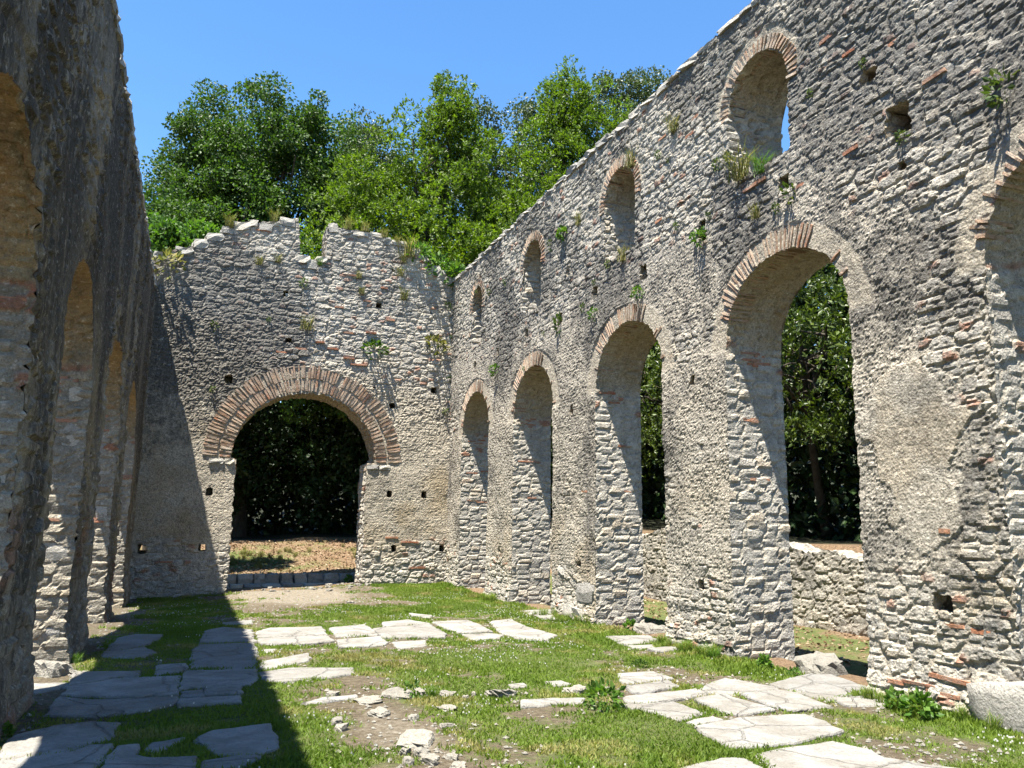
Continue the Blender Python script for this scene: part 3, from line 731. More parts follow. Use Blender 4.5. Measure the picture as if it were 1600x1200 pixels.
# single bricks and tile courses left in the face
for u, v, w in [(1488, 978, .32), (1530, 988, .26), (1590, 990, .24), (1440, 1068, .5), (1490, 1062, .62), (1540, 1078, .42), (1480, 1085, .45), (1405, 1065, .25), (1478, 830, .16),
                (1570, 650, .3), (1590, 692, .3), (1585, 850, .35), (1575, 860, .3), (1578, 540, .14), (1560, 320, .3), (1330, 235, .3), (1460, 120, .35), (1390, 70, .4), (1290, 60, .3), (1420, 160, .3),
                (1325, 82, .25), (1120, 155, .3), (1080, 210, .35), (1085, 185, .3), (1035, 215, .3), (1185, 285, .4), (1170, 295, .3), (1250, 290, .2), (1160, 240, .2),
                (960, 735, .5), (955, 745, .45), (950, 752, .5), (970, 728, .3), (965, 748, .3), (930, 857, .35), (968, 858, .2), (955, 877, .4), (985, 876, .4), (912, 768, .3),
                (735, 850, .3), (783, 862, .25), (790, 880, .3), (800, 877, .2), (1220, 985, .3), (1205, 990, .25), (1230, 995, .3), (1160, 958, .2), (1225, 1000, .3), (1150, 470, .15), (1160, 540, .3),
                (1150, 548, .32), (928, 612, .3), (935, 606, .35), (1330, 470, .2), (1325, 480, .2), (1028, 575, .15), (1030, 560, .2), (1345, 680, .2), (1348, 740, .25), (860, 632, .15), (862, 650, .15), (1030, 345, .25), (1010, 470, .3), (990, 455, .25)]:
    p = on_x(u, v, XR); d = one(R_disp(A(p[1]), A(p[2]))); w *= .8
    if blkR(p[1], p[2], w + .1, .1): continue
    piece('brick', rb_.choice(RBRICKS), right, 'R', p[1], p[2], .072 - d, w, .034 * rb_.uniform(.8, 1.3), .16, (rb_.random() - .5) * .1)
def table(zone, s0, s1, z0, z1, st=.08):
    a = np.arange(s0, s1, st); b = np.arange(z0, z1, st); S_, Z_ = np.meshgrid(a, b); T_ = zone(S_, Z_)
    return lambda s, z: float(T_[min(len(b) - 1, max(0, int((z - z0) / st))), min(len(a) - 1, max(0, int((s - s0) / st)))])
tR = table(lambda s, z: R_zone(s, z)[0] * (1 - R_zone(s, z)[1]), 4, 22.4, -.2, 9)
def pR(s, z):
    st = tR(s, z)
    return (.8 if st > .6 else .08 * (st > .3)) * (.85 if z > 5.5 or z < 1.6 else .4)
stR = courses(4.5, 22.2, 0.0, 8.8, .06, .23, .12, .62, pR, 31, blkR)
# the big foundation blocks at the foot of the pier between the second and third arch, and the worn boulder beyond
foot = []
for u, v, w, h in [(915, 925, .75, .36), (890, 970, .5, .40), (935, 968, .62, .42), (975, 955, .4, .3), (905, 1000, .5, .25), (960, 1000, .6, .28), (880, 935, .3, .3), (985, 905, .4, .25), (940, 890, .5, .22), (880, 890, .4, .2),
                   (955, 862, .6, .26), (990, 860, .4, .3), (915, 875, .5, .18), (1185, 1010, .7, .3), (1215, 965, .5, .25), (1160, 975, .5, .25), (1190, 935, .6, .25)]:
    p = on_x(u, v, XR)
    if not blkR(p[1], p[2], w * .7, h * .7): foot.append((p[1], max(p[2], .1), w, h))
def near_foot(s, z): return any(abs(s - f[0]) < f[2] * .55 and abs(z - f[1]) < f[3] * .6 for f in foot)
stR = [q for q in stR if not near_foot(q[0], q[1])]
def apparent(q): return q[2] * q[3] / (XR ** 2 + q[0] ** 2)
stR.sort(key=apparent, reverse=True)
for (s, z, w, h) in foot:
    d = one(R_disp(A(s), A(z))); piece('stone', rb_.choice(STONES), right, 'R', s, z, .145 - d, w, h, .34, (rb_.random() - .5) * .1)
NP = 280 - len(foot)
rest = []
dR = R_disp(np.array([q[0] for q in stR]), np.array([q[1] for q in stR]))
for i, (s, z, w, h) in enumerate(stR):
    out = rb_.uniform(-.030, -.006); ld = .2; d = ld / 2 - out - float(dR[i]) * .8
    if i < NP: piece('stone', rb_.choice(STONES), right, 'R', s, z, d, w, h, ld, (rb_.random() - .5) * .12, (rb_.random() - .5) * .12)
    else: rest.append((s, z, d, w, h, ld, (rb_.random() - .5) * .15))
# stones along the wall top
s = 4.0
while s < 22.2:
    w = rb_.uniform(.15, .55); h = rb_.uniform(.05, .17)
    for dd in (.12, .45, .8): rest.append((s + w / 2 + dd * .3, 8.86 + rb_.uniform(-.07, .02), dd, w, h, .34, (rb_.random() - .5) * .15))
    s += w
joined_stones('small_stones', rest, 'R', right, M_stone)
bo = on_x(1572, 1135, XR); mb = stone_mesh(990, 'boulder', .05, 3); mb.materials.append(M_stone)
for p_ in mb.polygons: p_.use_smooth = True
piece('foundation_boulder', mb, right, 'R', bo[1] - .1, .14, .2, .8, .52, .7, -.12)

# ================================================================== end wall with the big brick arch
back = empty('end_wall', (2.7, YB, 0)); tag(back, 'ruined end wall with wide brick arched doorway and stepped broken gable', 'wall')
bt = [on_y(u, v, YB) for u, v in [(240, 400), (262, 392), (290, 388), (318, 378), (322, 368), (345, 364), (350, 354), (370, 350), (405, 347), (430, 346), (450, 344), (466, 341),
                                  (468, 375), (468, 405), (490, 408), (509, 404), (511, 375), (512, 351), (530, 356), (550, 358), (575, 362), (600, 372), (625, 378), (640, 388), (660, 400), (675, 412), (690, 424), (703, 436)]]
B_top = [(-2.3, -.6), (-2.3, 8.3)] + [(max(p[0], -2.2) if i == 0 else p[0], p[2]) for i, p in enumerate(bt)] + [(7.4, 8.6), (7.4, -.6)]
bc, br_in, br_out, b_spr = 2.74, 1.90, 2.52, 3.36
B_ry = 1.84 / 1.90
def door_poly():
    n = 40; arc = [(bc - br_in * math.cos(math.pi * i / n), b_spr + br_in * B_ry * math.sin(math.pi * i / n)) for i in range(n + 1)]
    return [(.97, -.6), (.97, b_spr - .02)] + arc + [(4.38, b_spr - .02), (4.39, -.6)]
B_holes = [dict(poly=door_poly(), depth=None, amp=0.05, kind='arch')]
for u, v, w, h, thru in [(447, 459, .16, .17, 0), (592, 478, .18, .2, 0), (675, 489, .13, .18, 0), (451, 532, .18, .13, 0), (357, 592, .22, .24, 0), (678, 610, .18, .2, 0), (613, 634, .18, .17, 0),
                         (327, 768, .18, .22, 0), (608, 772, .17, .2, 0), (662, 773, .17, .2, 0), (222, 858, .22, .26, 1), (316, 856, .2, .18, 1), (615, 857, .17, .2, 0), (690, 857, .16, .18, 0), (615, 422, .14, .1, 0), (585, 605, .1, .06, 0)]:
    p = on_y(u, v, YB); B_holes.append(dict(poly=sq(p[0], p[2], w, h, .012), depth=None if thru else .5, amp=.018, small=True, kind='putlog'))
B_rings = [(bc, b_spr, br_in, br_out, (B_ry + 2.58 / 2.52) / 2)]
def B_zone(s, z):
    n = fbm(s * .8, z * .8, 4, 301) - .5
    st = ss(1.5, 1.0, z + .9 * n) + ss(6.2, 7.2, z + 2.2 * n + .35 * (s - 1.5)) + .9 * ss(1.2, .5, np.hypot((s - 2.6) / 1.8, (z - 6.25) / .5) + n)
    # plaster lost right of the doorway below knee height
    return np.clip(st, 0, 1)
def B_disp(s, z):
    st = B_zone(s, z); h1, m1, i1 = rubble(s, z, .36, .17, 311); h2_, m2, i2 = rubble(s, z, .19, .10, 312); sm, _, _ = rubble(s, z, .11, .08, 313)
    rb = ring_band(s, z, B_rings)
    up = ss(3.2, 5.5, z + .8 * (fbm(s, z, 3, 316) - .5))
    D = st * (.030 * (h1 - .5) + .018 * (h2_ - .5)) + (1 - st) * ((.008 + .022 * up) * (sm - .5) + .03 * (fbm(s * 3, z * 3, 3, 314) - .5)) + .05 * (fbm(s * .7, z * .7, 3, 315) - .5)
    return D * (1 - .85 * rb) - .014 * rb
def B_masks(s, z):
    st = B_zone(s, z); h1, m1, i1 = rubble(s, z, .36, .17, 311); h2_, m2, i2 = rubble(s, z, .19, .10, 312); rb = ring_band(s, z, B_rings)
    lic = .24 + 1.2 * (fbm(s * .6, z * .6, 5, 321) - .5) + .5 * ss(4.2, 5.6, z) * ss(3.4, 1.2, s) * ss(9.5, 8, z) + .28 * ss(2.6, 4, z) * ss(1.2, .2, s) + .12 * ss(5, 7, z)
    lic = np.clip(lic * (1 - .7 * rb) - .3 * ss(1.6, .8, z), 0, 1)
    och = .5 * ss(.5, .75, fbm(s * .9, z * .7, 4, 323)) * ss(5, 3.5, z)
    brk = ((i2 > .95) & (m2 < .4)) * st * .7
    a1 = np.stack([i1 * .5 + i2 * .5, np.maximum(np.maximum(m1, m2 * .6), rb), (1 - st) * (1 - .5 * rb), lic], 1)
    return a1, np.stack([np.clip(och, 0, 1), brk, np.zeros(s.shape), np.zeros(s.shape)], 1)
Bw = lambda V: np.stack([V[:, 0], YB + V[:, 2], V[:, 1]], 1)
build_wall('masonry', axis([(-2.3, -1.5, .1), (-1.5, 6.95, .032), (6.95, 7.4, .1)]), axis([(-.6, -.2, .1), (-.2, 10.25, .032)]), B_top, B_holes, TH, B_disp, B_masks,
           strip_default(b_spr, 9, .55, .1), Bw, M_back, back, False)
ring_bricks(back, 'B', bc, b_spr, 0, 1.0, [(br_in - .02, br_in + .30), (br_in + .32, br_out + .10)], .015, math.pi - .015, .089, .052, .012, lambda th: .97, BRICKS, dep=.36, seed=60)
B_all = [h['poly'] for h in B_holes]; blkB = blocked_fn(B_all, [(bc, b_spr, br_in - .1, br_out + .1, 1.0)])
tB = table(B_zone, -2.4, 7.4, -.2, 10.4)
def pB(s, z):
    top = np.interp(s, [p[0] for p in B_top[1:-1]], [p[1] for p in B_top[1:-1]])
    if z > top - .1 or (2.12 < s < 3.1 and z > 8.85): return 0
    st = tB(s, z); return .82 if st > .55 else (.06 if z > 4 else 0)
low = courses(-1.28, 6.7, 0.0, 1.35, .15, .26, .22, .55, pB, 32, blkB); hi_ = courses(-1.4, 6.7, 1.35, 10.1, .07, .22, .12, .5, pB, 33, blkB)
allB = low + hi_; allB.sort(key=lambda q: -q[2] * q[3])
rest = []
dB = B_disp(np.array([q[0] for q in allB]), np.array([q[1] for q in allB]))
for i, (s, z, w, h) in enumerate(allB):
    ld = .2; d = ld / 2 - rb_.uniform(-.028, -.002) - float(dB[i]) * .8
    if i < 245: piece('stone', rb_.choice(STONES), back, 'B', s, z, d, w, h, ld, (rb_.random() - .5) * .1, (rb_.random() - .5) * .2)
    else: rest.append((s, z, d, w, h, ld, (rb_.random() - .5) * .12))
# crowning stones follow the broken top edge
top_pts = densify([(p[0], p[2]) for p in bt], .05, False); acc = 0; k = 0
while k < len(top_pts) - 1:
    w = rb_.uniform(.22, .5); h = rb_.uniform(.14, .3); j = min(len(top_pts) - 1, k + int(w / .05)); c = (top_pts[k] + top_pts[j]) / 2
    if abs(top_pts[j][0] - top_pts[k][0]) > .12:
        for q, dd in enumerate((.14, .45, .78)):
            args = (c[0] + rb_.uniform(-.05, .05), c[1] - h * .36 + rb_.uniform(-.06, .06), dd, w, h, .36)
            if q == 0: piece('coping_stone', rb_.choice(STONES), back, 'B', *args, (rb_.random() - .5) * .2)
            else: rest.append(args + ((rb_.random() - .5) * .2,))
    k = j if j > k else k + 1
joined_stones('small_stones', rest, 'B', back, M_stone)
for u, v, w in [(612, 840, .35), (640, 847, .5), (620, 864, .25), (660, 887, .6), (560, 570, .45), (545, 560, .3), (520, 545, .3), (500, 535, .25), (575, 470, .25), (580, 520, .3), (610, 500, .25), (545, 520, .3), (440, 550, .3), (530, 480, .25),
                (260, 878, .3), (470, 545, .3), (600, 450, .2), (410, 360, .35), (550, 430, .25)]:
    p = on_y(u, v, YB); d = one(B_disp(A(p[0]), A(p[2])))
    if blkB(p[0], p[2], w, .05): continue
    piece('brick', rb_.choice(RBRICKS), back, 'B', p[0], p[2], .055 - d, w, .045, .16, (rb_.random() - .5) * .06)
# impost ledges under the arch ring
for s0, s1 in ((.30, .97), (4.38, 5.05)):
    s = s0
    while s < s1 - .05:
        w = min(rb_.uniform(.22, .4), s1 - s); piece('impost_stone', rb_.choice(STONES), back, 'B', s + w / 2, b_spr - .09, .12, w, .14, .34); s += w

# ================================================================== left arcade wall (in shade)
left = empty('arcade_wall', (XL, 10, 0)); tag(left, 'dark weathered arcade wall streaked black, its thick arch piers in shadow', 'wall')
L_ARCH = [(-3.2, -.9), (.95, 3.3), (5.0, 7.35), (9.0, 11.35), (13.1, 15.85), (17.4, 19.9)]
L_SPR, L_RISE = 3.55, 1.05
L_holes = [dict(poly=arch_poly(a, b, -.6, L_SPR, L_RISE), depth=None, amp=.034, kind='arch') for a, b in L_ARCH]
L_rings = [((a + b) / 2, L_SPR, (b - a) / 2, (b - a) / 2 + .4, L_RISE / ((b - a) / 2)) for a, b in L_ARCH]
L_top = [(-5, -.6), (-5, 7.6)] + [(y, 7.66 + .12 * (one(fbm(A(y * 1.8), A(3), 3, 78)) - .5)) for y in np.arange(-4.6, 22.3, .25)] + [(22.31, 7.7), (22.31, -.6)]
def L_zone(s, z): return np.clip(ss(.40, .55, fbm(s * .6, z * .5, 4, 401)), 0, 1)
def L_disp(s, z):
    st = L_zone(s, z); h1, m1, i1 = rubble(s, z, .36, .16, 411); sm, _, _ = rubble(s, z, .12, .12, 412)
    return st * .05 * (h1 - .5) + (1 - st) * (.012 * (sm - .5) + .03 * (fbm(s * 2.5, z * 1.6, 4, 413) - .5)) + .07 * (fbm(s * .6, z * .6, 3, 414) - .5) + ss(.6, 0, z) * .06 - .02 * ring_band(s, z, L_rings)
def L_masks(s, z):
    st = L_zone(s, z); h1, m1, i1 = rubble(s, z, .36, .16, 411)
    strk = .27 + 1.7 * (fbm(s * 1.3, z * .3, 5, 421) - .5) + .32 * ss(1.5, 5, z) - .3 * ss(1.6, .3, z)
    lic = np.clip(.5 + .8 * (fbm(s * 1.2, z * .6, 4, 422) - .5), 0, 1); och = .6 * ss(.45, .7, fbm(s * 1.1 + 5, z * .6, 4, 423))
    brk = ss(.66, .74, fbm(s * 1.4 + 7, z * 1.2, 3, 424)) * ss(2.2, 1.2, z) * .7
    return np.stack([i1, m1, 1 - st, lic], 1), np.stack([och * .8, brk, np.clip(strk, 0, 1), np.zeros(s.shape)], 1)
Lw = lambda V: np.stack([XL - V[:, 2], V[:, 0], V[:, 1]], 1)
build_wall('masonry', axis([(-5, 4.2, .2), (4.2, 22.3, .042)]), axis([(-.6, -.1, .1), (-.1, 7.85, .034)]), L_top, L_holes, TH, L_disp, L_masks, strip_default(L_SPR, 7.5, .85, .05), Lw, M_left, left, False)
rest = []
s = 4.0
while s < 22.1:
    w = rb_.uniform(.2, .5); h = rb_.uniform(.08, .2)
    for dd in (.14, .45, .8): rest.append((s + w / 2, 7.66 + rb_.uniform(-.03, .07), dd, w, h, .36, (rb_.random() - .5) * .15))
    s += w
joined_stones('small_stones', rest, 'L', left, M_stone)
# bricks and stones standing out of the far jambs: pieces whose face looks back along the nave
def jamb_piece(name, me, parent, side, s, z, d, wd, h, out):
    a, b, c, fn = basis(side); M = Matrix(((c.x * wd, b.x * h, a.x * out, 0), (c.y * wd, b.y * h, a.y * out, 0), (c.z * wd, b.z * h, a.z * out, 0), (0, 0, 0, 1)))
    o = link(name, me, None, parent); o.matrix_parent_inverse = Matrix.Identity(4); o.matrix_local = Matrix.Translation(fn(s, z, d) - parent.location) @ M; return o
for (a, b) in L_ARCH[2:]:
    for k in range(14):
        z = L_SPR - .15 + rb_.choice([0, -.06, -.13, -.5, -.56, -1.1, -1.7, .06, .12]) + rb_.uniform(-.03, .03); jamb_piece('brick', rb_.choice(RBRICKS), left, 'L', b + .065, z, rb_.uniform(.2, .7), rb_.uniform(.15, .36), .034, .16)
    z = .1
    while z < 3.2:
        h = rb_.uniform(.12, .24); d = .05
        while d < .74:
            w = min(rb_.uniform(.16, .38), .9 - d)
            if rb_.random() < .3: jamb_piece('stone', rb_.choice(STONES), left, 'L', b + .084 - rb_.uniform(0, .014), z + h / 2, d + w / 2, w * .92, h * .9, .16)
            d += w
        z += h
for (a, b) in R_ARCH[1:]:
    for k in range(10):
        z = R_SPR - .1 + rb_.choice([0, -.06, -.12, .07, -.9, -1.7]) + rb_.uniform(-.03, .03); jamb_piece('brick', rb_.choice(RBRICKS), right, 'R', b + .07, z, rb_.uniform(.2, .7), rb_.uniform(.15, .36), .034, .16)
    z = .1
    while z < 3.9:
        h = rb_.uniform(.12, .26); d = .03
        while d < .74:
            w = min(rb_.uniform(.16, .42), .9 - d)
            if rb_.random() < .10 and b < 14: jamb_piece('stone', rb_.choice(STONES), right, 'R', b + .084 - rb_.uniform(0, .014), z + h / 2, d + w / 2, w * .92, h * .9, .16)
            d += w
        z += h

# ================================================================== low outer wall, step behind the doorway
def low_wall(name, label, side_fn, s0, s1, z0, topf, T, seed, cell=.045, blockw=.42, blockh=.22):
    e = empty(name, tuple(side_fn(np.array([[(s0 + s1) / 2, z0, 0]]))[0])); tag(e, label, 'wall')
    def dz(s, z):
        h1, m1, i1 = rubble(s, z, blockw, blockh, seed); h2_, _, _ = rubble(s, z, .2, .12, seed + 1)
        return .03 * (h1 - .5) + .02 * (h2_ - .5) + .05 * (fbm(s * .8, z * .8, 3, seed + 2) - .5)
    def mz(s, z):
        h1, m1, i1 = rubble(s, z, blockw, blockh, seed)
        strk = .12 + .9 * (fbm(s * 1.1, z * .15, 4, seed + 4) - .5)
        return np.stack([i1, m1, np.full(s.shape, .55), np.clip(.38 + .5 * (fbm(s, z, 3, seed + 3) - .5), 0, 1)], 1), np.stack([np.zeros(s.shape)] * 2 + [np.clip(strk, 0, 1), np.zeros(s.shape)], 1)
    out = [(s0, z0 - .5), (s0, topf(s0))] + [(q, topf(q)) for q in np.arange(s0 + .3, s1, .3)] + [(s1, topf(s1)), (s1, z0 - .5)]
    build_wall('masonry', np.arange(s0, s1 + cell, cell), np.arange(z0 - .5, max(p[1] for p in out) + .1, cell), out, [], T, dz, mz, strip_default(99, 99, 0, .3), side_fn, M_right, e, True)
    return e
XO = 12.8
ow = low_wall('boundary_wall', 'low broken stone wall outside the arches, dark streaks down its face', lambda V: np.stack([XO + V[:, 2], V[:, 0], V[:, 1]], 1), 8.5, 32, -.4,
              lambda s: 1.24 + .10 * math.sin(s * 1.3) + .06 * math.sin(s * 3.7) + .30 * (1 if s > 18 else 0), .6, 501)
kb = random.Random(81)
st_ = empty('door_step', (2.7, 24.3, 0)); tag(st_, 'row of squared stone blocks forming a step behind the brick doorway', 'step')
x = .3
while x < 7.2:
    w = kb.uniform(.22, .5); o = link('block', kb.choice(STONES), None, st_); o.matrix_parent_inverse = Matrix.Identity(4)
    o.location = Vector((x + w / 2 - 2.7, 24.33 + kb.uniform(-.03, .03) - 24.3, .17)); o.scale = (w * .97, .4, .3); x += w
x = .6
while x < 6.6:
    w = kb.uniform(.3, .7); o = link('block', kb.choice(STONES), None, st_); o.matrix_parent_inverse = Matrix.Identity(4)
    o.location = Vector((x + w / 2 - 2.7, 23.75 - 24.3, .0)); o.scale = (w * .97, .5, .16); x += w

# ================================================================== loose rocks on the turf
def rock_mesh(seed, flat=.55):
    m = stone_mesh(seed, 'rock', .09, 4)
    for v in m.vertices:
        c = v.co; k = one(fbm(A(c.x * 2.3 + seed), A(c.y * 2.3 + c.z * 1.7), 3, seed)) - .5; v.co = c * (1 + .75 * k)
    m.materials.append(M_rock); return m
ROCKS = [rock_mesh(700 + i) for i in range(8)]
def rock(u, v, w, h, label, group=None, zoff=0.0):
    p = gnd(u, v, 0.02); z = float(ground_z(p[0], p[1])); r = random.Random(int(u * 7 + v))
    o = link('rock', r.choice(ROCKS), None); o.location = (p[0], p[1], z + h * .12 + zoff); o.scale = (w, w * r.uniform(.6, 1.0), h); o.rotation_euler = (r.uniform(-.15, .15), r.uniform(-.15, .15), r.uniform(0, 6))
    tag(o, label, 'rock', group); return o
def zpx(x, y, ox=450, oy=900, k=.375): return ox + x * k, oy + y * k
SC = 'small pale stone bedded in the turf beside the bare soil'
for x, y, w, h, lb in [(880, 484, .55, .22, 'white rounded rock in the clover between the slabs'), (1198, 472, .42, .2, 'grey white rock at the end of the long narrow slab'),
                       (338, 512, .52, .12, 'flat pale rock sunk in the brown soil patch'), (450, 488, .55, .14, 'long flat rock with moss along its edge in the soil patch'),
                       (383, 562, .36, .16, 'jagged white rock at the edge of the bare soil'), (545, 478, .26, .16, 'upright grey rock beside a weed stem'), (665, 480, .3, .1, 'pale flat rock lying past the weed stem'),
                       (665, 540, .36, .1, 'low pale rock sunk in clover below the weed stem'), (535, 678, .6, .18, 'broad white rock with a pitted top in the turf'), (590, 770, .38, .2, 'large pale broken rock with a brown stained side'),
                       (685, 752, .26, .14, 'small white rock beside the large broken rock'), (710, 788, .3, .14, 'white rock touching the brown stained rock'), (260, 112, .42, .14, 'white flat rock on the dirt path before the doorway')]:
    rock(*zpx(x, y), w * (.5 if y < 700 else .36), h * (.45 if y < 700 else .4), lb)
for u, v, w, h, lb in [(78, 1052, .36, .32, 'pale boulder at the foot of the shaded pier'), (118, 1047, .2, .08, 'small flat white stone in the lit grass by the pier'), (1283, 1046, .5, .36, 'mossy squared block lying in the second arch opening'), (1020, 985, .5, .26, 'whitish block half in shade in the third arch opening')]:
    rock(u, v, w, h, lb, None, -.05)
rr = random.Random(3)
for i in range(10):
    u, v = rr.gauss(640, 80), rr.uniform(1075, 1190)
    rock(u, v, rr.uniform(.05, .13), rr.uniform(.04, .08), SC, 'small stones in the turf')
for i in range(26):
    x, y = rr.uniform(1.6, 4.6), rr.uniform(21.4, 23.2)
    o = link('rock', rr.choice(ROCKS), None); o.location = (x, y, float(ground_z(x, y)) + .01); s_ = rr.uniform(.05, .16); o.scale = (s_, s_ * .8, s_ * .5); o.rotation_euler = (0, 0, rr.uniform(0, 6))
    tag(o, 'small loose stone strewn on the doorway threshold', 'rock', 'stones on the threshold')

# ================================================================== leaves and trees
def unit(v): return v / (np.linalg.norm(v, axis=1)[:, None] + 1e-9)
def leaf_mesh(name, Cn, Dr, L, W, R, fold=.25):
    n = len(Cn); Dr = unit(Dr); side = unit(np.cross(Dr, unit(rng.normal(size=(n, 3))))); up = np.cross(side, Dr)
    L = L[:, None]; W = W[:, None]
    V = np.empty((n, 4, 3)); V[:, 0] = Cn; V[:, 1] = Cn + Dr * L * .5 + side * W - up * W * fold; V[:, 2] = Cn + Dr * L; V[:, 3] = Cn + Dr * L * .5 - side * W - up * W * fold
    F = np.arange(n * 4).reshape(n, 4); at = np.zeros((n * 4, 4)); at[:, 0] = np.repeat(R, 4); at[:, 3] = 1
    return np_mesh(name, V.reshape(-1, 3), F, attrs={'mask': at})
def blade_mesh(name, Cn, Dr, L, W, R):
    n = len(Cn); Dr = unit(Dr); side = unit(np.cross(Dr, unit(rng.normal(size=(n, 3))))) * W[:, None]
    V = np.stack([Cn - side * .7, Cn + side * .7, Cn + Dr * L[:, None]], 1).reshape(-1, 3); at = np.zeros((n * 3, 4)); at[:, 0] = np.repeat(R, 3); at[:, 3] = 1
    return np_mesh(name, V, None, np.arange(n * 3).reshape(n, 3), attrs={'mask': at})
def tube(V, F, pts, r0, r1, k=7):
    pts = np.array(pts, float); n = len(pts); base = sum(len(v) for v in V)
    T = unit(np.gradient(pts, axis=0)); a = unit(np.cross(T, np.tile([.3, .9, .1], (n, 1)))); b = np.cross(T, a)
    rad = np.linspace(r0, r1, n)[:, None]; ring = []
    for j in range(k):
        t = 2 * math.pi * j / k; ring.append(pts + (a * math.cos(t) + b * math.sin(t)) * rad)
    R_ = np.stack(ring, 1).reshape(-1, 3); V.append(R_)
    for i in range(n - 1):
        for j in range(k): F.append((base + i * k + j, base + i * k + (j + 1) % k, base + (i + 1) * k + (j + 1) % k, base + (i + 1) * k + j))
def bend(a, b, n=6, w=.5, r=random):
    a = np.array(a, float); b = np.array(b, float); m = (a + b) / 2 + np.array([r.uniform(-w, w), r.uniform(-w, w), r.uniform(0, w)])
    t = np.linspace(0, 1, n)[:, None]; return (1 - t) ** 2 * a + 2 * t * (1 - t) * m + t ** 2 * b
def crown_points(ells, nclump, rmin, rmax, seed, lo=.45):
    r = np.random.default_rng(seed); vol = np.array([e[3] * e[4] * e[5] for e in ells]) ** (2 / 3); k = r.choice(len(ells), nclump, p=vol / vol.sum())
    d = unit(r.normal(size=(nclump, 3))); E_ = np.array(ells, float)[k]; q = r.uniform(lo, 1.0, nclump)[:, None] ** .6
    return E_[:, :3] + d * E_[:, 3:] * q, r.uniform(rmin, rmax, nclump), d
def foliage(name, ells, nclump, per, style, size, seed, rmin=.55, rmax=1.1):
    r = np.random.default_rng(seed); c, rad, od = crown_points(ells, nclump, rmin, rmax, seed)
    tone = r.random(nclump)
    if style == 'rosette':
        n = nclump * per; k = np.repeat(np.arange(nclump), per); d = unit(r.normal(size=(n, 3)) + od[k] * .5 + [0, 0, .35])
        p = c[k] + d * (rad[k] * r.uniform(.35, 1.0, n) ** .5)[:, None] * np.array([1, 1, .9]); ax = unit(d * .6 + [0, 0, .9] + r.normal(size=(n, 3)) * .25)
        m = 7; N = n * m; kk = np.repeat(np.arange(n), m); spread = unit(r.normal(size=(N, 3))); dr = unit(ax[kk] * .75 + spread)
        P = p[kk] + ax[kk] * r.uniform(-.14, .10, N)[:, None]; L = size * r.uniform(.7, 1.25, N); R = np.clip(.25 * tone[k][kk] + .35 * r.random(N) + .35 * np.repeat(r.random(n), m), 0, 1)
        return leaf_mesh(name, P, dr, L, L * .21, R)
    n = nclump * per; k = np.repeat(np.arange(nclump), per); d = unit(r.normal(size=(n, 3)) + od[k] * .4)
    p = c[k] + d * (rad[k] * r.uniform(.1, 1.0, n) ** .42)[:, None] * np.array([1, 1, .75]); dr = unit(d * .6 + r.normal(size=(n, 3)) * .8 + [0, 0, -.1])
    L = size * r.uniform(.7, 1.3, n); R = np.clip(.45 * tone[k] + .55 * r.random(n), 0, 1)
    return leaf_mesh(name, p, dr, L, L * .32, R)
def trunk_mesh(base, ells, r0, nl, seed, lean=(0, 0)):
    r = random.Random(seed); V, F = [], []; top = max(e[2] + e[5] * .5 for e in ells); cx = sum(e[0] for e in ells) / len(ells); cy = sum(e[1] for e in ells) / len(ells)
    b = np.array(base, float); tp = np.array([cx, cy, base[2] + (top - base[2]) * .78]); main = bend(b, tp, 12, .7, r); tube(V, F, main, r0, r0 * .25, 9)
    for i in range(nl):
        t = r.uniform(.45, .9); s = main[int(t * 11)]; e = ells[i % len(ells)]; q = np.array([e[0] + r.uniform(-.5, .5) * e[3], e[1] + r.uniform(-.7, .7) * e[4], e[2] + r.uniform(-.4, .3) * e[5]])
        lim = bend(s, q, 8, .8, r); tube(V, F, lim, r0 * (.5 - .3 * t), .03, 6)
        for j in range(3):
            s2 = lim[r.randrange(3, 7)]; q2 = s2 + np.array([r.uniform(-.8, .8), r.uniform(-.8, .8), r.uniform(-.3, .6)]); tube(V, F, bend(s2, q2, 5, .3, r), .05, .012, 5)
    return np_mesh('trunk', np.concatenate(V), np.array(F), smooth=True)
def make_tree(name, label, ells, mat, nclump, per, style, size, seed, base=None, r0=.25, nl=14, group=None, rmin=.55, rmax=1.1):
    if base is None:
        cx = sum(e[0] for e in ells) / len(ells); cy = sum(e[1] for e in ells) / len(ells); base = (cx, cy, float(ground_z(cx, cy)) - .15)
    e = empty(name, base); tag(e, label, 'tree', group)
    link('trunk', trunk_mesh(base, ells, r0, nl, seed), M_bark, e); link('crown', foliage('crown', ells, nclump, per, style, size, seed + 1, rmin, rmax), mat, e); return e
def E_px(u, vtop, Y, rx, ry, rz, dy=0):
    p = on_y(u, vtop, Y); return (p[0], Y + dy, p[2] - rz, rx, ry, rz)
LA = [E_px(700, 122, 30, .8, .8, 1.9), E_px(704, 118, 30, .7, .7, 1.8), E_px(705, 130, 30, .95, .95, 2.4), E_px(706, 112, 30, .8, .8, 2.2), E_px(705, 165, 30, 1.5, 1.6, 3.5), E_px(645, 165, 30, .8, .9, 2.5), E_px(640, 200, 30, 1.6, 1.6, 4), E_px(600, 190, 30.5, .9, 1, 3), E_px(590, 230, 30, 1.5, 1.7, 4), E_px(545, 262, 30, 1.2, 1.5, 3.5),
      E_px(760, 205, 30.5, 1.4, 1.6, 4), E_px(690, 240, 29.5, 2.6, 2.2, 5), E_px(610, 300, 29.2, 2.4, 2.2, 4.4), E_px(740, 310, 29.3, 2.4, 2, 4.5), E_px(540, 330, 29.4, 1.5, 1.6, 3.2), E_px(660, 380, 29, 2.6, 1.8, 3), E_px(500, 372, 29.5, 1.1, 1.2, 2.8)]
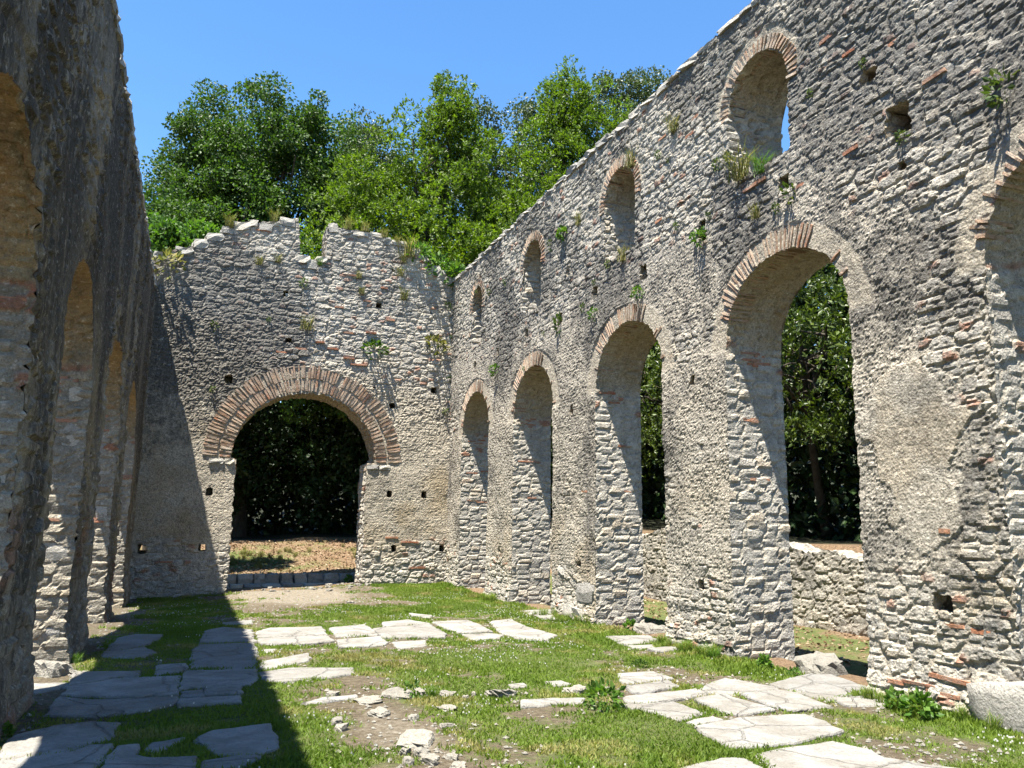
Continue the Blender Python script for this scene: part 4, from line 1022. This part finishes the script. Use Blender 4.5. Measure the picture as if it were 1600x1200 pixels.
LB = [E_px(888, 100, 31, .8, .8, 1.8), E_px(886, 110, 31, .9, .9, 2.2), E_px(885, 95, 31, .7, .8, 2), E_px(885, 135, 31, 1.4, 1.5, 3.5), E_px(850, 165, 31, 1.3, 1.5, 3.5), E_px(930, 130, 31, 1.5, 1.6, 3.6), E_px(1000, 165, 31.5, 1.3, 1.6, 3.4), E_px(970, 150, 31, 1.4, 1.6, 4), E_px(800, 255, 30.5, 1.5, 1.6, 4.2),
      E_px(890, 215, 30.3, 2.8, 2.2, 5.5), E_px(960, 230, 30.5, 2, 2, 5), E_px(830, 320, 30, 2.3, 2, 4), E_px(760, 380, 29.8, 1.5, 1.5, 3)]
make_tree('bay_tree', 'bright yellow-green bay tree with a tall pointed leader above the broken gable', LA, M_laurel, 700, 21, 'rosette', .165, 810, r0=.28, nl=20, rmin=.4, rmax=.85)
make_tree('bay_tree', 'bright green bay tree rising behind the sloping top of the sunlit arcade wall', LB, M_laurel, 600, 21, 'rosette', .165, 820, r0=.28, nl=18, rmin=.4, rmax=.85)
OK_ = [E_px(400, 128, 36, 2.4, 2.4, 2.6), E_px(460, 136, 36, 2.0, 2.2, 2.4), E_px(350, 165, 36, 2.1, 2.2, 2.4), E_px(310, 215, 36, 1.5, 2, 2.3), E_px(430, 180, 35, 3.2, 2.6, 3), E_px(510, 175, 36, 1.6, 2, 2.2), E_px(540, 205, 36.5, 1.3, 1.6, 2.4),
       E_px(300, 270, 35.5, 1.2, 1.6, 1.9), E_px(360, 255, 34.8, 2.4, 2.2, 2.4), E_px(450, 250, 35.5, 2.0, 2.2, 1.8), E_px(320, 310, 35.5, 1.7, 1.8, 1.6), E_px(400, 300, 35.2, 2.2, 2, 1.5), E_px(520, 250, 36, 1.2, 1.6, 1.9)]
make_tree('oak_tree', 'dark green oak with a broad domed crown and sky showing between its limbs', OK_, M_oak, 430, 200, 'leaf', .15, 830, r0=.4, nl=26, rmin=.45, rmax=.95)
HO = [E_px(790, 150, 40, 2.4, 2.4, 4), E_px(735, 168, 40, 2, 2, 4), E_px(840, 165, 40, 2.2, 2.2, 4.5), E_px(760, 230, 39, 3.2, 2.5, 5), E_px(850, 240, 39.5, 3, 2.5, 5), E_px(690, 240, 40, 2.4, 2.4, 5)]
make_tree('holm_oak', 'grey-green holm oak filling the gap behind the two bay trees', HO, M_holm, 300, 150, 'leaf', .17, 840, r0=.35, nl=14, rmin=.5, rmax=1.0)
HB = [E_px(960, 112, 40, 1.8, 2, 3.5), E_px(1010, 112, 40, 2, 2, 4), E_px(1040, 140, 40, 1.6, 2, 4), E_px(990, 190, 39, 3, 2.4, 5)]
make_tree('holm_oak', 'grey-green holm oak peeping over the top edge of the sunlit arcade wall', HB, M_holm, 190, 150, 'leaf', .17, 845, r0=.35, nl=12, rmin=.5, rmax=1.0)
HC = [E_px(575, 172, 41, 1.6, 2, 3.4), E_px(545, 195, 41, 1.6, 2, 3.4), E_px(600, 215, 41, 2.2, 2, 4.5)]
make_tree('holm_oak', 'thin grey-green tree between the domed oak and the bay tree', HC, M_holm, 110, 150, 'leaf', .17, 847, r0=.22, nl=9, rmin=.45, rmax=.9)
SB = [E_px(250, 296, 31, 1.2, 1.4, 2.0), E_px(225, 320, 31, 1.2, 1.4, 2.2), E_px(290, 330, 31, 1.3, 1.4, 2)]
make_tree('small_tree', 'small round dark green tree at the foot of the domed oak', SB, M_oak, 130, 170, 'leaf', .14, 850, r0=.14, nl=8, rmin=.4, rmax=.8)
VB = [E_px(250, 350, 25, 1.0, .8, 1.0), E_px(285, 352, 25, .9, .8, .9), E_px(315, 350, 25.2, .7, .7, .8), E_px(255, 385, 24.7, 1.1, .8, .8)]
make_tree('leafy_shrub', 'light green broad-leaved shrub behind the low corner of the gable', VB, M_vine, 150, 90, 'leaf', .15, 860, r0=.08, nl=8, rmin=.25, rmax=.5)
# trees beyond the outer low wall, seen through the arches
def RT(x, y, z0, z1, r): return [(x + 1.6, y, z1 - 2.6, r, r + .4, 2.4), (x, y, (z0 + z1) / 2, r, r, (z1 - z0) / 2), (x - .8, y - .9, z0 + 1.9, r * .7, r * .7, 1.8), (x - .7, y + .9, z0 + 3.2, r * .7, r * .7, 1.7)]
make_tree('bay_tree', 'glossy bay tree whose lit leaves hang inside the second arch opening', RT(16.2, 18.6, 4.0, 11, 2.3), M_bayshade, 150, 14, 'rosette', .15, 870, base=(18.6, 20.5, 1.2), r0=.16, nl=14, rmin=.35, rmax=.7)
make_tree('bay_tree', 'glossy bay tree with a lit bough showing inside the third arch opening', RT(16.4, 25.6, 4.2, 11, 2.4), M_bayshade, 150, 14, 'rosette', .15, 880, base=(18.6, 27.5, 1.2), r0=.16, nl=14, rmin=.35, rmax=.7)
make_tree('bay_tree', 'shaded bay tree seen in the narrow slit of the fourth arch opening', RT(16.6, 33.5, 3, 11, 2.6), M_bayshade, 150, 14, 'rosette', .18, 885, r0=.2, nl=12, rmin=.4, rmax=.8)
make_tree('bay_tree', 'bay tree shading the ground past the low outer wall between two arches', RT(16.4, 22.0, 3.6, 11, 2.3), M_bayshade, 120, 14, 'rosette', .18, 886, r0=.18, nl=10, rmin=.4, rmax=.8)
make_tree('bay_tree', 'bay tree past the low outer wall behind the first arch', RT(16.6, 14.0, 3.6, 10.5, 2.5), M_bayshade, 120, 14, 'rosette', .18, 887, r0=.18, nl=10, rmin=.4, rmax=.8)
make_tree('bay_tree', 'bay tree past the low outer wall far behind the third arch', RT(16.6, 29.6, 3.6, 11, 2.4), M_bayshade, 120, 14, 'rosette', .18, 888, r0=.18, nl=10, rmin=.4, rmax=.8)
make_tree('evergreen_tree', 'dense evergreen tree whose top fills the notch in the gable', [(-.8, 31.4, 8.0, 3.2, 2.0, 2.4), (3.2, 30.8, 8.7, 3.2, 2.0, 2.8), (-4.5, 32, 7.6, 2.6, 2.2, 2.4), E_px(490, 362, 30.5, 1.3, 1.2, 2.4), (6.5, 31.5, 8, 2.4, 2, 2.6)], M_oak, 260, 150, 'leaf', .17, 893, base=(.6, 33.5, 1.0), r0=.13, nl=4, rmin=.45, rmax=.9)
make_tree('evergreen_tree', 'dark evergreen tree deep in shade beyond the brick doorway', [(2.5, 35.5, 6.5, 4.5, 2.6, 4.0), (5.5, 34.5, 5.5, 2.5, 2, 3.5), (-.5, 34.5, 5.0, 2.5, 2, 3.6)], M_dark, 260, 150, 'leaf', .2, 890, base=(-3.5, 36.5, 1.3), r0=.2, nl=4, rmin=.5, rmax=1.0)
# the wood behind everything reads as one mass
def wood_mass(boxes, per, size, seed):
    r = np.random.default_rng(seed); Ps = []
    for (x0, x1, y0, y1, z0, z1) in boxes:
        n = int((x1 - x0) * (y1 - y0) * (z1 - z0) * per); p = r.uniform((x0, y0, z0), (x1, y1, z1), (n, 3))
        keep = fbm(p[:, 0] * .4 + p[:, 2] * .23, p[:, 1] * .4 + p[:, 2] * .31, 3, seed) > .1
        p = p[keep]; p[:, 2] += ground_z(p[:, 0], p[:, 1]); Ps.append(p)
    P = np.concatenate(Ps); n = len(P); d = r.normal(size=(n, 3)); L = size * r.uniform(.7, 1.4, n)
    return leaf_mesh('undergrowth', P, d, L, L * .34, r.random(n))
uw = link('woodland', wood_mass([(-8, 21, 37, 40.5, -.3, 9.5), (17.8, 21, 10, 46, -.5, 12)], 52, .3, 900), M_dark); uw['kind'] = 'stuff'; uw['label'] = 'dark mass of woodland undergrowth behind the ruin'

# ================================================================== plants on the walls and at their feet
def tuft_mesh(seed, n=80, h=.4, spread=.6, wid=.0045):
    r = np.random.default_rng(seed); Vs, F, At = [], [], []
    for i in range(n):
        a = r.uniform(0, 6.283); tl = r.uniform(.1, spread); L = h * r.uniform(.5, 1.1); b = np.array([r.normal() * .05, r.normal() * .05, 0]); dr = np.array([math.cos(a) * tl, math.sin(a) * tl, 1]); dr /= np.linalg.norm(dr)
        sd = np.array([-math.sin(a), math.cos(a), 0]) * wid; m = b + dr * L * .55; t = b + dr * L * .9 + np.array([math.cos(a), math.sin(a), -.35]) * L * .22
        k = len(Vs) * 1; base = sum(len(v) for v in Vs); Vs.append(np.array([b - sd, b + sd, m + sd * .8, m - sd * .8, t])); F.append(([base, base + 1, base + 2, base + 3], [base + 3, base + 2, base + 4])); c = r.random(); At += [[c, 0, 0, 1]] * 5
    return np_mesh('grass_tuft', np.concatenate(Vs), [f[0] for f in F], [f[1] for f in F], {'mask': np.array(At)})
def shrub_mesh(seed, n=150, L=.09, rad=(.22, .22, .18), w=.28):
    r = np.random.default_rng(seed); d = unit(r.normal(size=(n, 3)) + [0, 0, .3]); p = d * r.uniform(.2, 1, n)[:, None] ** .5 * np.array(rad) + [0, 0, rad[2] * .7]
    l = L * r.uniform(.6, 1.3, n); return leaf_mesh('foliage', p, d + r.normal(size=(n, 3)) * .6, l, l * w, r.random(n))
TUFTS = [tuft_mesh(600 + i) for i in range(3)]; SHRUBS = [shrub_mesh(610 + i) for i in range(3)]
BROAD = [shrub_mesh(620 + i, 120, .11, (.15, .15, .19), .34) for i in range(2)]; SPRIG = [shrub_mesh(630 + i, 60, .06, (.08, .08, .11), .3) for i in range(2)]
KIND = {}
def variants(protos, mat):
    key = (id(protos), mat.name)
    if key not in KIND:
        out = []
        for m in protos: c = m.copy(); c.materials.clear(); c.materials.append(mat); out.append(c)
        KIND[key] = out
    return KIND[key]
def plant(name, cat, protos, mat, loc, sc, label, group=None):
    o = link(name, random.choice(variants(protos, mat)), None); o.location = loc; o.rotation_euler = (0, 0, random.uniform(0, 6.28)); o.scale = (sc, sc, sc * random.uniform(.85, 1.15)); tag(o, label, cat, group); return o
def wall_plant(side, u, v, kind, sc, label, group=None):
    p = on_x(u, v, XR) if side == 'R' else on_y(u, v, YB)
    off = -.02; loc = (p[0] + off, p[1], p[2] - .12 * sc) if side == 'R' else (p[0], p[1] + off, p[2] - .12 * sc)
    nm, pr, mt = {'tuft': ('grass_tuft', TUFTS, M_dry), 'green': ('grass_tuft', TUFTS, M_vine), 'shrub': ('wall_shrub', SHRUBS, M_vine), 'dark': ('wall_shrub', SHRUBS, M_oak), 'dryshrub': ('wall_shrub', SHRUBS, M_dry), 'broad': ('wall_plant', BROAD, M_vine), 'sprig': ('wall_plant', SPRIG, M_sprig)}[kind]
    return plant(nm, 'plant', pr, mt, loc, sc, label, group)
SPR_R = 'small green sprig rooted in the joints of the arcade wall'; SPR_B = 'small sprig rooted in the face of the gable wall'; GT = 'tuft of dry grass on the broken gable top'; GS = 'wispy dry tuft hanging on the gable face'
for a in [('B', 585, 547, 'dark', 1.5, 'round dark green bush above the brick arch'), ('B', 680, 541, 'dryshrub', 1.5, 'yellowish bush near the inner corner of the gable'), ('B', 262, 416, 'dryshrub', 1.8, 'dry brown bush at the low left shoulder of the gable'),
          ('B', 686, 418, 'shrub', 1.9, 'grey-green bush on the gable slope beside the corner'), ('B', 714, 432, 'broad', 2.0, 'bright leafy bush in the corner where gable meets arcade wall'), ('B', 500, 410, 'green', .8, 'green tuft on the sill of the gable notch'),
          ('B', 480, 506, 'tuft', 1.5, 'pale grass tuft over the crown of the brick arch'), ('B', 640, 388, 'tuft', 2.4, 'tall wispy grass on the gable slope'), ('B', 655, 395, 'shrub', 1.6, 'grey shrub beside tall wispy grass on the gable slope')]: wall_plant(*a)
for u, v, k, sc in [(405, 408, 'tuft', .9), (625, 425, 'tuft', 1.1), (630, 462, 'tuft', 1.1), (630, 405, 'tuft', 1.0), (435, 405, 'tuft', .8), (560, 430, 'tuft', .8), (565, 455, 'tuft', .8)]: wall_plant('B', u, v, k, sc, GS, 'dry tufts on the gable face')
for u, v in [(360, 346), (430, 340), (362, 352), (545, 352), (570, 356), (600, 366), (620, 374)]: wall_plant('B', u, v, 'tuft', random.uniform(.7, 1.3), GT, 'grass on the gable top')
for u, v in [(420, 498), (335, 508), (332, 607), (475, 440), (705, 525), (715, 510), (700, 475), (702, 590), (708, 620), (695, 640)]: wall_plant('B', u, v, 'sprig', random.uniform(.6, 1.2), SPR_B, 'sprigs on the gable face')
for a in [('R', 1160, 262, 'tuft', 1.5, 'thick grass growing on the sill of the nearest arched window'), ('R', 1190, 258, 'green', 1.0, 'green grass blades at the back of the nearest arched window'), ('R', 1055, 196, 'tuft', 1.0, 'grass tuft right of the second arched window high on the wall'), ('R', 988, 252, 'tuft', 1.0, 'grass tuft on the crown of the second arched window'),
          ('R', 882, 366, 'broad', .8, 'bright fig seedling on the wall between two arched windows'), ('R', 905, 345, 'tuft', .8, 'grass tuft above the fig seedling on the wall'), ('R', 1183, 332, 'tuft', .7, 'grey tuft over the crown of the second big arch'), ('R', 1236, 296, 'sprig', 1.3, 'leafy sprig inside the square socket over the second big arch'), ('R', 1097, 372, 'shrub', .7, 'leafy growth trailing out of a tall socket in the wall'),
          ('R', 1000, 458, 'shrub', .6, 'leafy growth under a socket above the third big arch'), ('R', 930, 492, 'shrub', .6, 'green growth below the socket left of the third big arch'), ('R', 776, 578, 'shrub', .8, 'small fern-like growth right of the fourth big arch'), ('R', 1570, 130, 'sprig', 1.5, 'spindly sprig near the crown of the first big arch'), ('R', 975, 400, 'tuft', .9, 'dry grass on the sill of the second arched window'), ('R', 875, 505, 'sprig', 1.6, 'sprig in a socket high between the third and fourth arches')]: wall_plant(*a)
for u, v in [(1350, 98), (1410, 210), (1267, 145), (1140, 242), (1122, 255), (1215, 322), (1058, 352), (952, 410), (930, 440), (860, 390), (790, 440), (765, 455), (745, 455), (1108, 335), (850, 520), (912, 480), (820, 575), (1045, 250), (1030, 240), (860, 378)]: wall_plant('R', u, v, 'sprig', random.uniform(.35, .8), SPR_R, 'sprigs on the arcade wall')
for i, (y, z) in enumerate([(8.3, 7.7), (9.6, 7.72), (10.4, 7.75), (13.5, 7.72)]): plant('grass_tuft', 'plant', TUFTS, M_dry, (XL - .1, y, z), random.uniform(.5, .8), 'dry twiggy tuft on the top edge of the shaded arcade wall', 'tufts on the shaded wall top')
def ground_plant(u, v, protos, mat, sc, label, group=None, name='weed', X=None):
    p = gnd(u, v, 0.0) if X is None else on_x(u, v, X); z = float(ground_z(p[0], p[1])); return plant(name, 'plant', protos, mat, (p[0], p[1], z - .02), sc * .55, label, group)
for u, v, pr, m, sc, lb in [(1438, 1122, BROAD, M_vine, 1.5, 'large-leaved sapling at the foot of the wall by the boulder'), (1400, 1108, BROAD, M_vine, 1.0, 'leafy weed beside the large-leaved sapling'), (1118, 1030, TUFTS, M_vine, 1.3, 'tall green grass clump at the pier foot'), (1130, 1012, BROAD, M_vine, 1.1, 'broad-leaved weed against the pier by the slabs'), (1195, 1045, BROAD, M_vine, .9, 'low leafy weed at the corner of the second arch pier'),
                            (1240, 1055, SHRUBS, M_vine, .7, 'green weed at the slab edge in the second arch'), (985, 985, BROAD, M_vine, 1.2, 'tall weed at the far corner of the third arch pier'), (962, 975, BROAD, M_vine, 1.0, 'weed climbing the big foundation blocks'), (878, 955, BROAD, M_vine, 1.0, 'slender weed at the slit of the fourth arch'), (945, 1108, SHRUBS, M_vine, 1.5, 'lush leafy clump spreading beside the pale slabs'), (1000, 1042, SHRUBS, M_oak, .7, 'dark green clump behind the pale slabs'), (545, 915, BROAD, M_vine, 1.2, 'green weed growing in the doorway'),
                            (6, 1150, BROAD, M_vine, .7, 'bright seedling beside the nearest shaded pier'), (120, 1035, TUFTS, M_vine, .8, 'grass clump at the shaded pier foot'), (675, 1085, TUFTS, M_vine, .9, 'thin weed stem among rocks in the turf'), (645, 1088, SPRIG, M_vine, 1.6, 'small weed standing between flat rocks')]:
    ground_plant(u, v, pr, m, sc, lb)
gr_ = random.Random(12)
def joined_tufts(name, label, spots, mat):
    Vs, Q, T, At = [], [], [], []; base = 0
    for (x, y, sc) in spots:
        m = gr_.choice(TUFTS); v = np.zeros(len(m.vertices) * 3); m.vertices.foreach_get('co', v); v = v.reshape(-1, 3) * sc; a = gr_.uniform(0, 6.28)
        v = np.stack([v[:, 0] * math.cos(a) - v[:, 1] * math.sin(a) + x, v[:, 0] * math.sin(a) + v[:, 1] * math.cos(a) + y, v[:, 2] + float(ground_z(x, y)) - .01], 1); Vs.append(v)
        for k in range(len(v) // 5): b = base + k * 5; Q.append((b, b + 1, b + 2, b + 3)); T.append((b + 3, b + 2, b + 4)); At += [[gr_.random(), 0, 0, 1]] * 5
        base += len(v)
    o = link(name, np_mesh(name, np.concatenate(Vs), Q, T, {'mask': np.array(At)}), mat); o['kind'] = 'stuff'; o['label'] = label
sp = []
for i in range(90):
    y = gr_.choice([gr_.uniform(9.3, 10.8), gr_.uniform(13.3, 15), gr_.uniform(5.3, 6.8), gr_.uniform(17.4, 19)]); sp.append((6.66 - abs(gr_.gauss(0, .18)), y, gr_.uniform(.25, .7)))
joined_tufts('verge_grass', 'fresh grass along the foot of the sunlit arcade wall', sp, M_turf)
sp = [(gr_.gauss(1.2, 1.2), gr_.gauss(27.6, .8), gr_.uniform(.4, .8)) for i in range(60)] + [(gr_.gauss(6.3, .8), gr_.gauss(28.4, .8), gr_.uniform(.5, 1.1)) for i in range(30)]
joined_tufts('bank_grass', 'rough grass on the bank beyond the doorway', sp, M_dry)

# ================================================================== turf, clover flowers and leaf litter
def scatter(n, x0, x1, y0, y1, seed, keepf):
    r = np.random.default_rng(seed); y = y0 + (y1 - y0) * r.random(n) ** 1.5; x = r.uniform(x0, x1, n); k = keepf(x, y, r); x, y = x[k], y[k]
    ok = np.ones(len(x), bool)
    for p in SLABS:
        q = np.array(p); c = q.mean(0); q = c + (q - c) * .90
        b = (x > q[:, 0].min()) & (x < q[:, 0].max()) & (y > q[:, 1].min()) & (y < q[:, 1].max())
        if b.any(): t = np.zeros(len(x), bool); t[b] = in_poly(x[b], y[b], q); ok &= ~t
    return x[ok], y[ok], r
def kg(x, y, r):
    g = ground_masks(x, y)[0]; n = fbm(x * 5, y * 5, 3, 33)
    return r.random(len(x)) < ss(.25, .7, g + 1.1 * (n - .5)) * ss(6.95, 6.7, x)
x, y, r = scatter(460000, -1.25, 6.9, 4.4, 22.6, 41, kg)
n = len(x); P = np.stack([x, y, ground_z(x, y) - .004], 1); hgt = (.5 + .9 * fbm(x * 1.3, y * 1.3, 3, 44)) * (1 + .8 * ss(6.2, 6.6, x)); d = np.stack([r.normal(size=n) * .55, r.normal(size=n) * .55, np.ones(n) * .8], 1)
L = .034 * hgt * r.uniform(.5, 1.4, n) * (1 + (y - 5) * .03); tone = np.clip(.55 * fbm(x * .9, y * .9, 4, 45) + .25 * r.random(n) + .22 + .35 * ss(.55, .75, fbm(x * 2 + 4, y * 2, 3, 46)), 0, 1)
o = link('turf', blade_mesh('turf', P, d, L, L * .28, tone), M_turf); o['kind'] = 'stuff'; o['label'] = 'short clover turf over the nave floor'
def kf(x, y, r):
    return (r.random(len(x)) < ss(.54, .68, fbm(x * .8 + 11, y * .8, 4, 51)) * ss(.3, .6, ground_masks(x, y)[0])) 
x, y, r = scatter(9000, -1.0, 6.6, 4.6, 20, 52, kf); n = len(x)
P = np.stack([x, y, ground_z(x, y) + .02 + .025 * r.random(n)], 1); Vf, Ff = [], []
for k_ in range(2):
    s_ = .0065; a = r.uniform(0, 3.14, n) + k_ * 1.57; ux = np.stack([np.cos(a), np.sin(a), 0 * a], 1) * s_; uz = np.array([0, 0, s_ * 1.2])
    Vf.append(np.stack([P - ux, P + ux * .9 + uz * .1, P + ux * .8 + uz * 1.6, P - ux * .8 + uz * 1.7], 1).reshape(-1, 3))
o = link('clover_flowers', np_mesh('clover_flowers', np.concatenate(Vf), np.arange(len(np.concatenate(Vf))).reshape(-1, 4)), M_petal); o['kind'] = 'stuff'; o['label'] = 'tiny white clover heads sprinkled through the turf'
r = np.random.default_rng(61); n = 9000; x = np.where(r.random(n) < .6, r.uniform(0, 8, n), r.uniform(7.9, 12.6, n)); y = np.where(x < 7.9, r.uniform(24.6, 31, n), r.uniform(6, 26, n))
P = np.stack([x, y, ground_z(x, y) + .012], 1); L = .075 * r.uniform(.6, 1.4, n); d = np.stack([r.normal(size=n), r.normal(size=n), r.uniform(-.1, .4, n)], 1)
o = link('leaf_litter', leaf_mesh('leaf_litter', P, d, L, L * .28, r.random(n)), mat_leaf('dead_leaf', [(0.0, (.10, .06, .03)), (.5, (.26, .16, .09)), (1.0, (.45, .36, .25))], .1, .8, .1)); o['kind'] = 'stuff'; o['label'] = 'brown dead leaves strewn outside the ruin'


# gravel on the bare soil
def kd(x, y, r):
    g, d, l = ground_masks(x, y); return r.random(len(x)) < ss(.75, .3, g) * .9
x, y, r = scatter(9000, -1.2, 6.6, 4.6, 23.5, 71, kd); n = len(x); sz = .011 * r.uniform(.5, 2.2, n) ** 1.3
O = np.array([(1, 0, 0), (0, 1, 0), (-1, 0, 0), (0, -1, 0), (0, 0, .7), (0, 0, -.7)]); OF = np.array([(0, 1, 4), (1, 2, 4), (2, 3, 4), (3, 0, 4)])
P = np.stack([x, y, ground_z(x, y) + sz * .25], 1); V = P[:, None, :] + (O[None] * r.uniform(.55, 1.3, (n, 6, 3))) * sz[:, None, None]
a = r.uniform(0, 6.28, n); c_, s_ = np.cos(a)[:, None], np.sin(a)[:, None]; D = V - P[:, None, :]
V = np.stack([D[..., 0] * c_ - D[..., 1] * s_, D[..., 0] * s_ + D[..., 1] * c_, D[..., 2]], 2) + P[:, None, :]
F = (OF[None] + (np.arange(n) * 6)[:, None, None]).reshape(-1, 3); at = np.zeros((n * 6, 4)); at[:, 0] = np.repeat(r.random(n), 6)
o = link('gravel', np_mesh('gravel', V.reshape(-1, 3), None, F, {'mask': at}), M_rock); o['kind'] = 'stuff'; o['label'] = 'fine gravel and chips scattered on the bare soil'
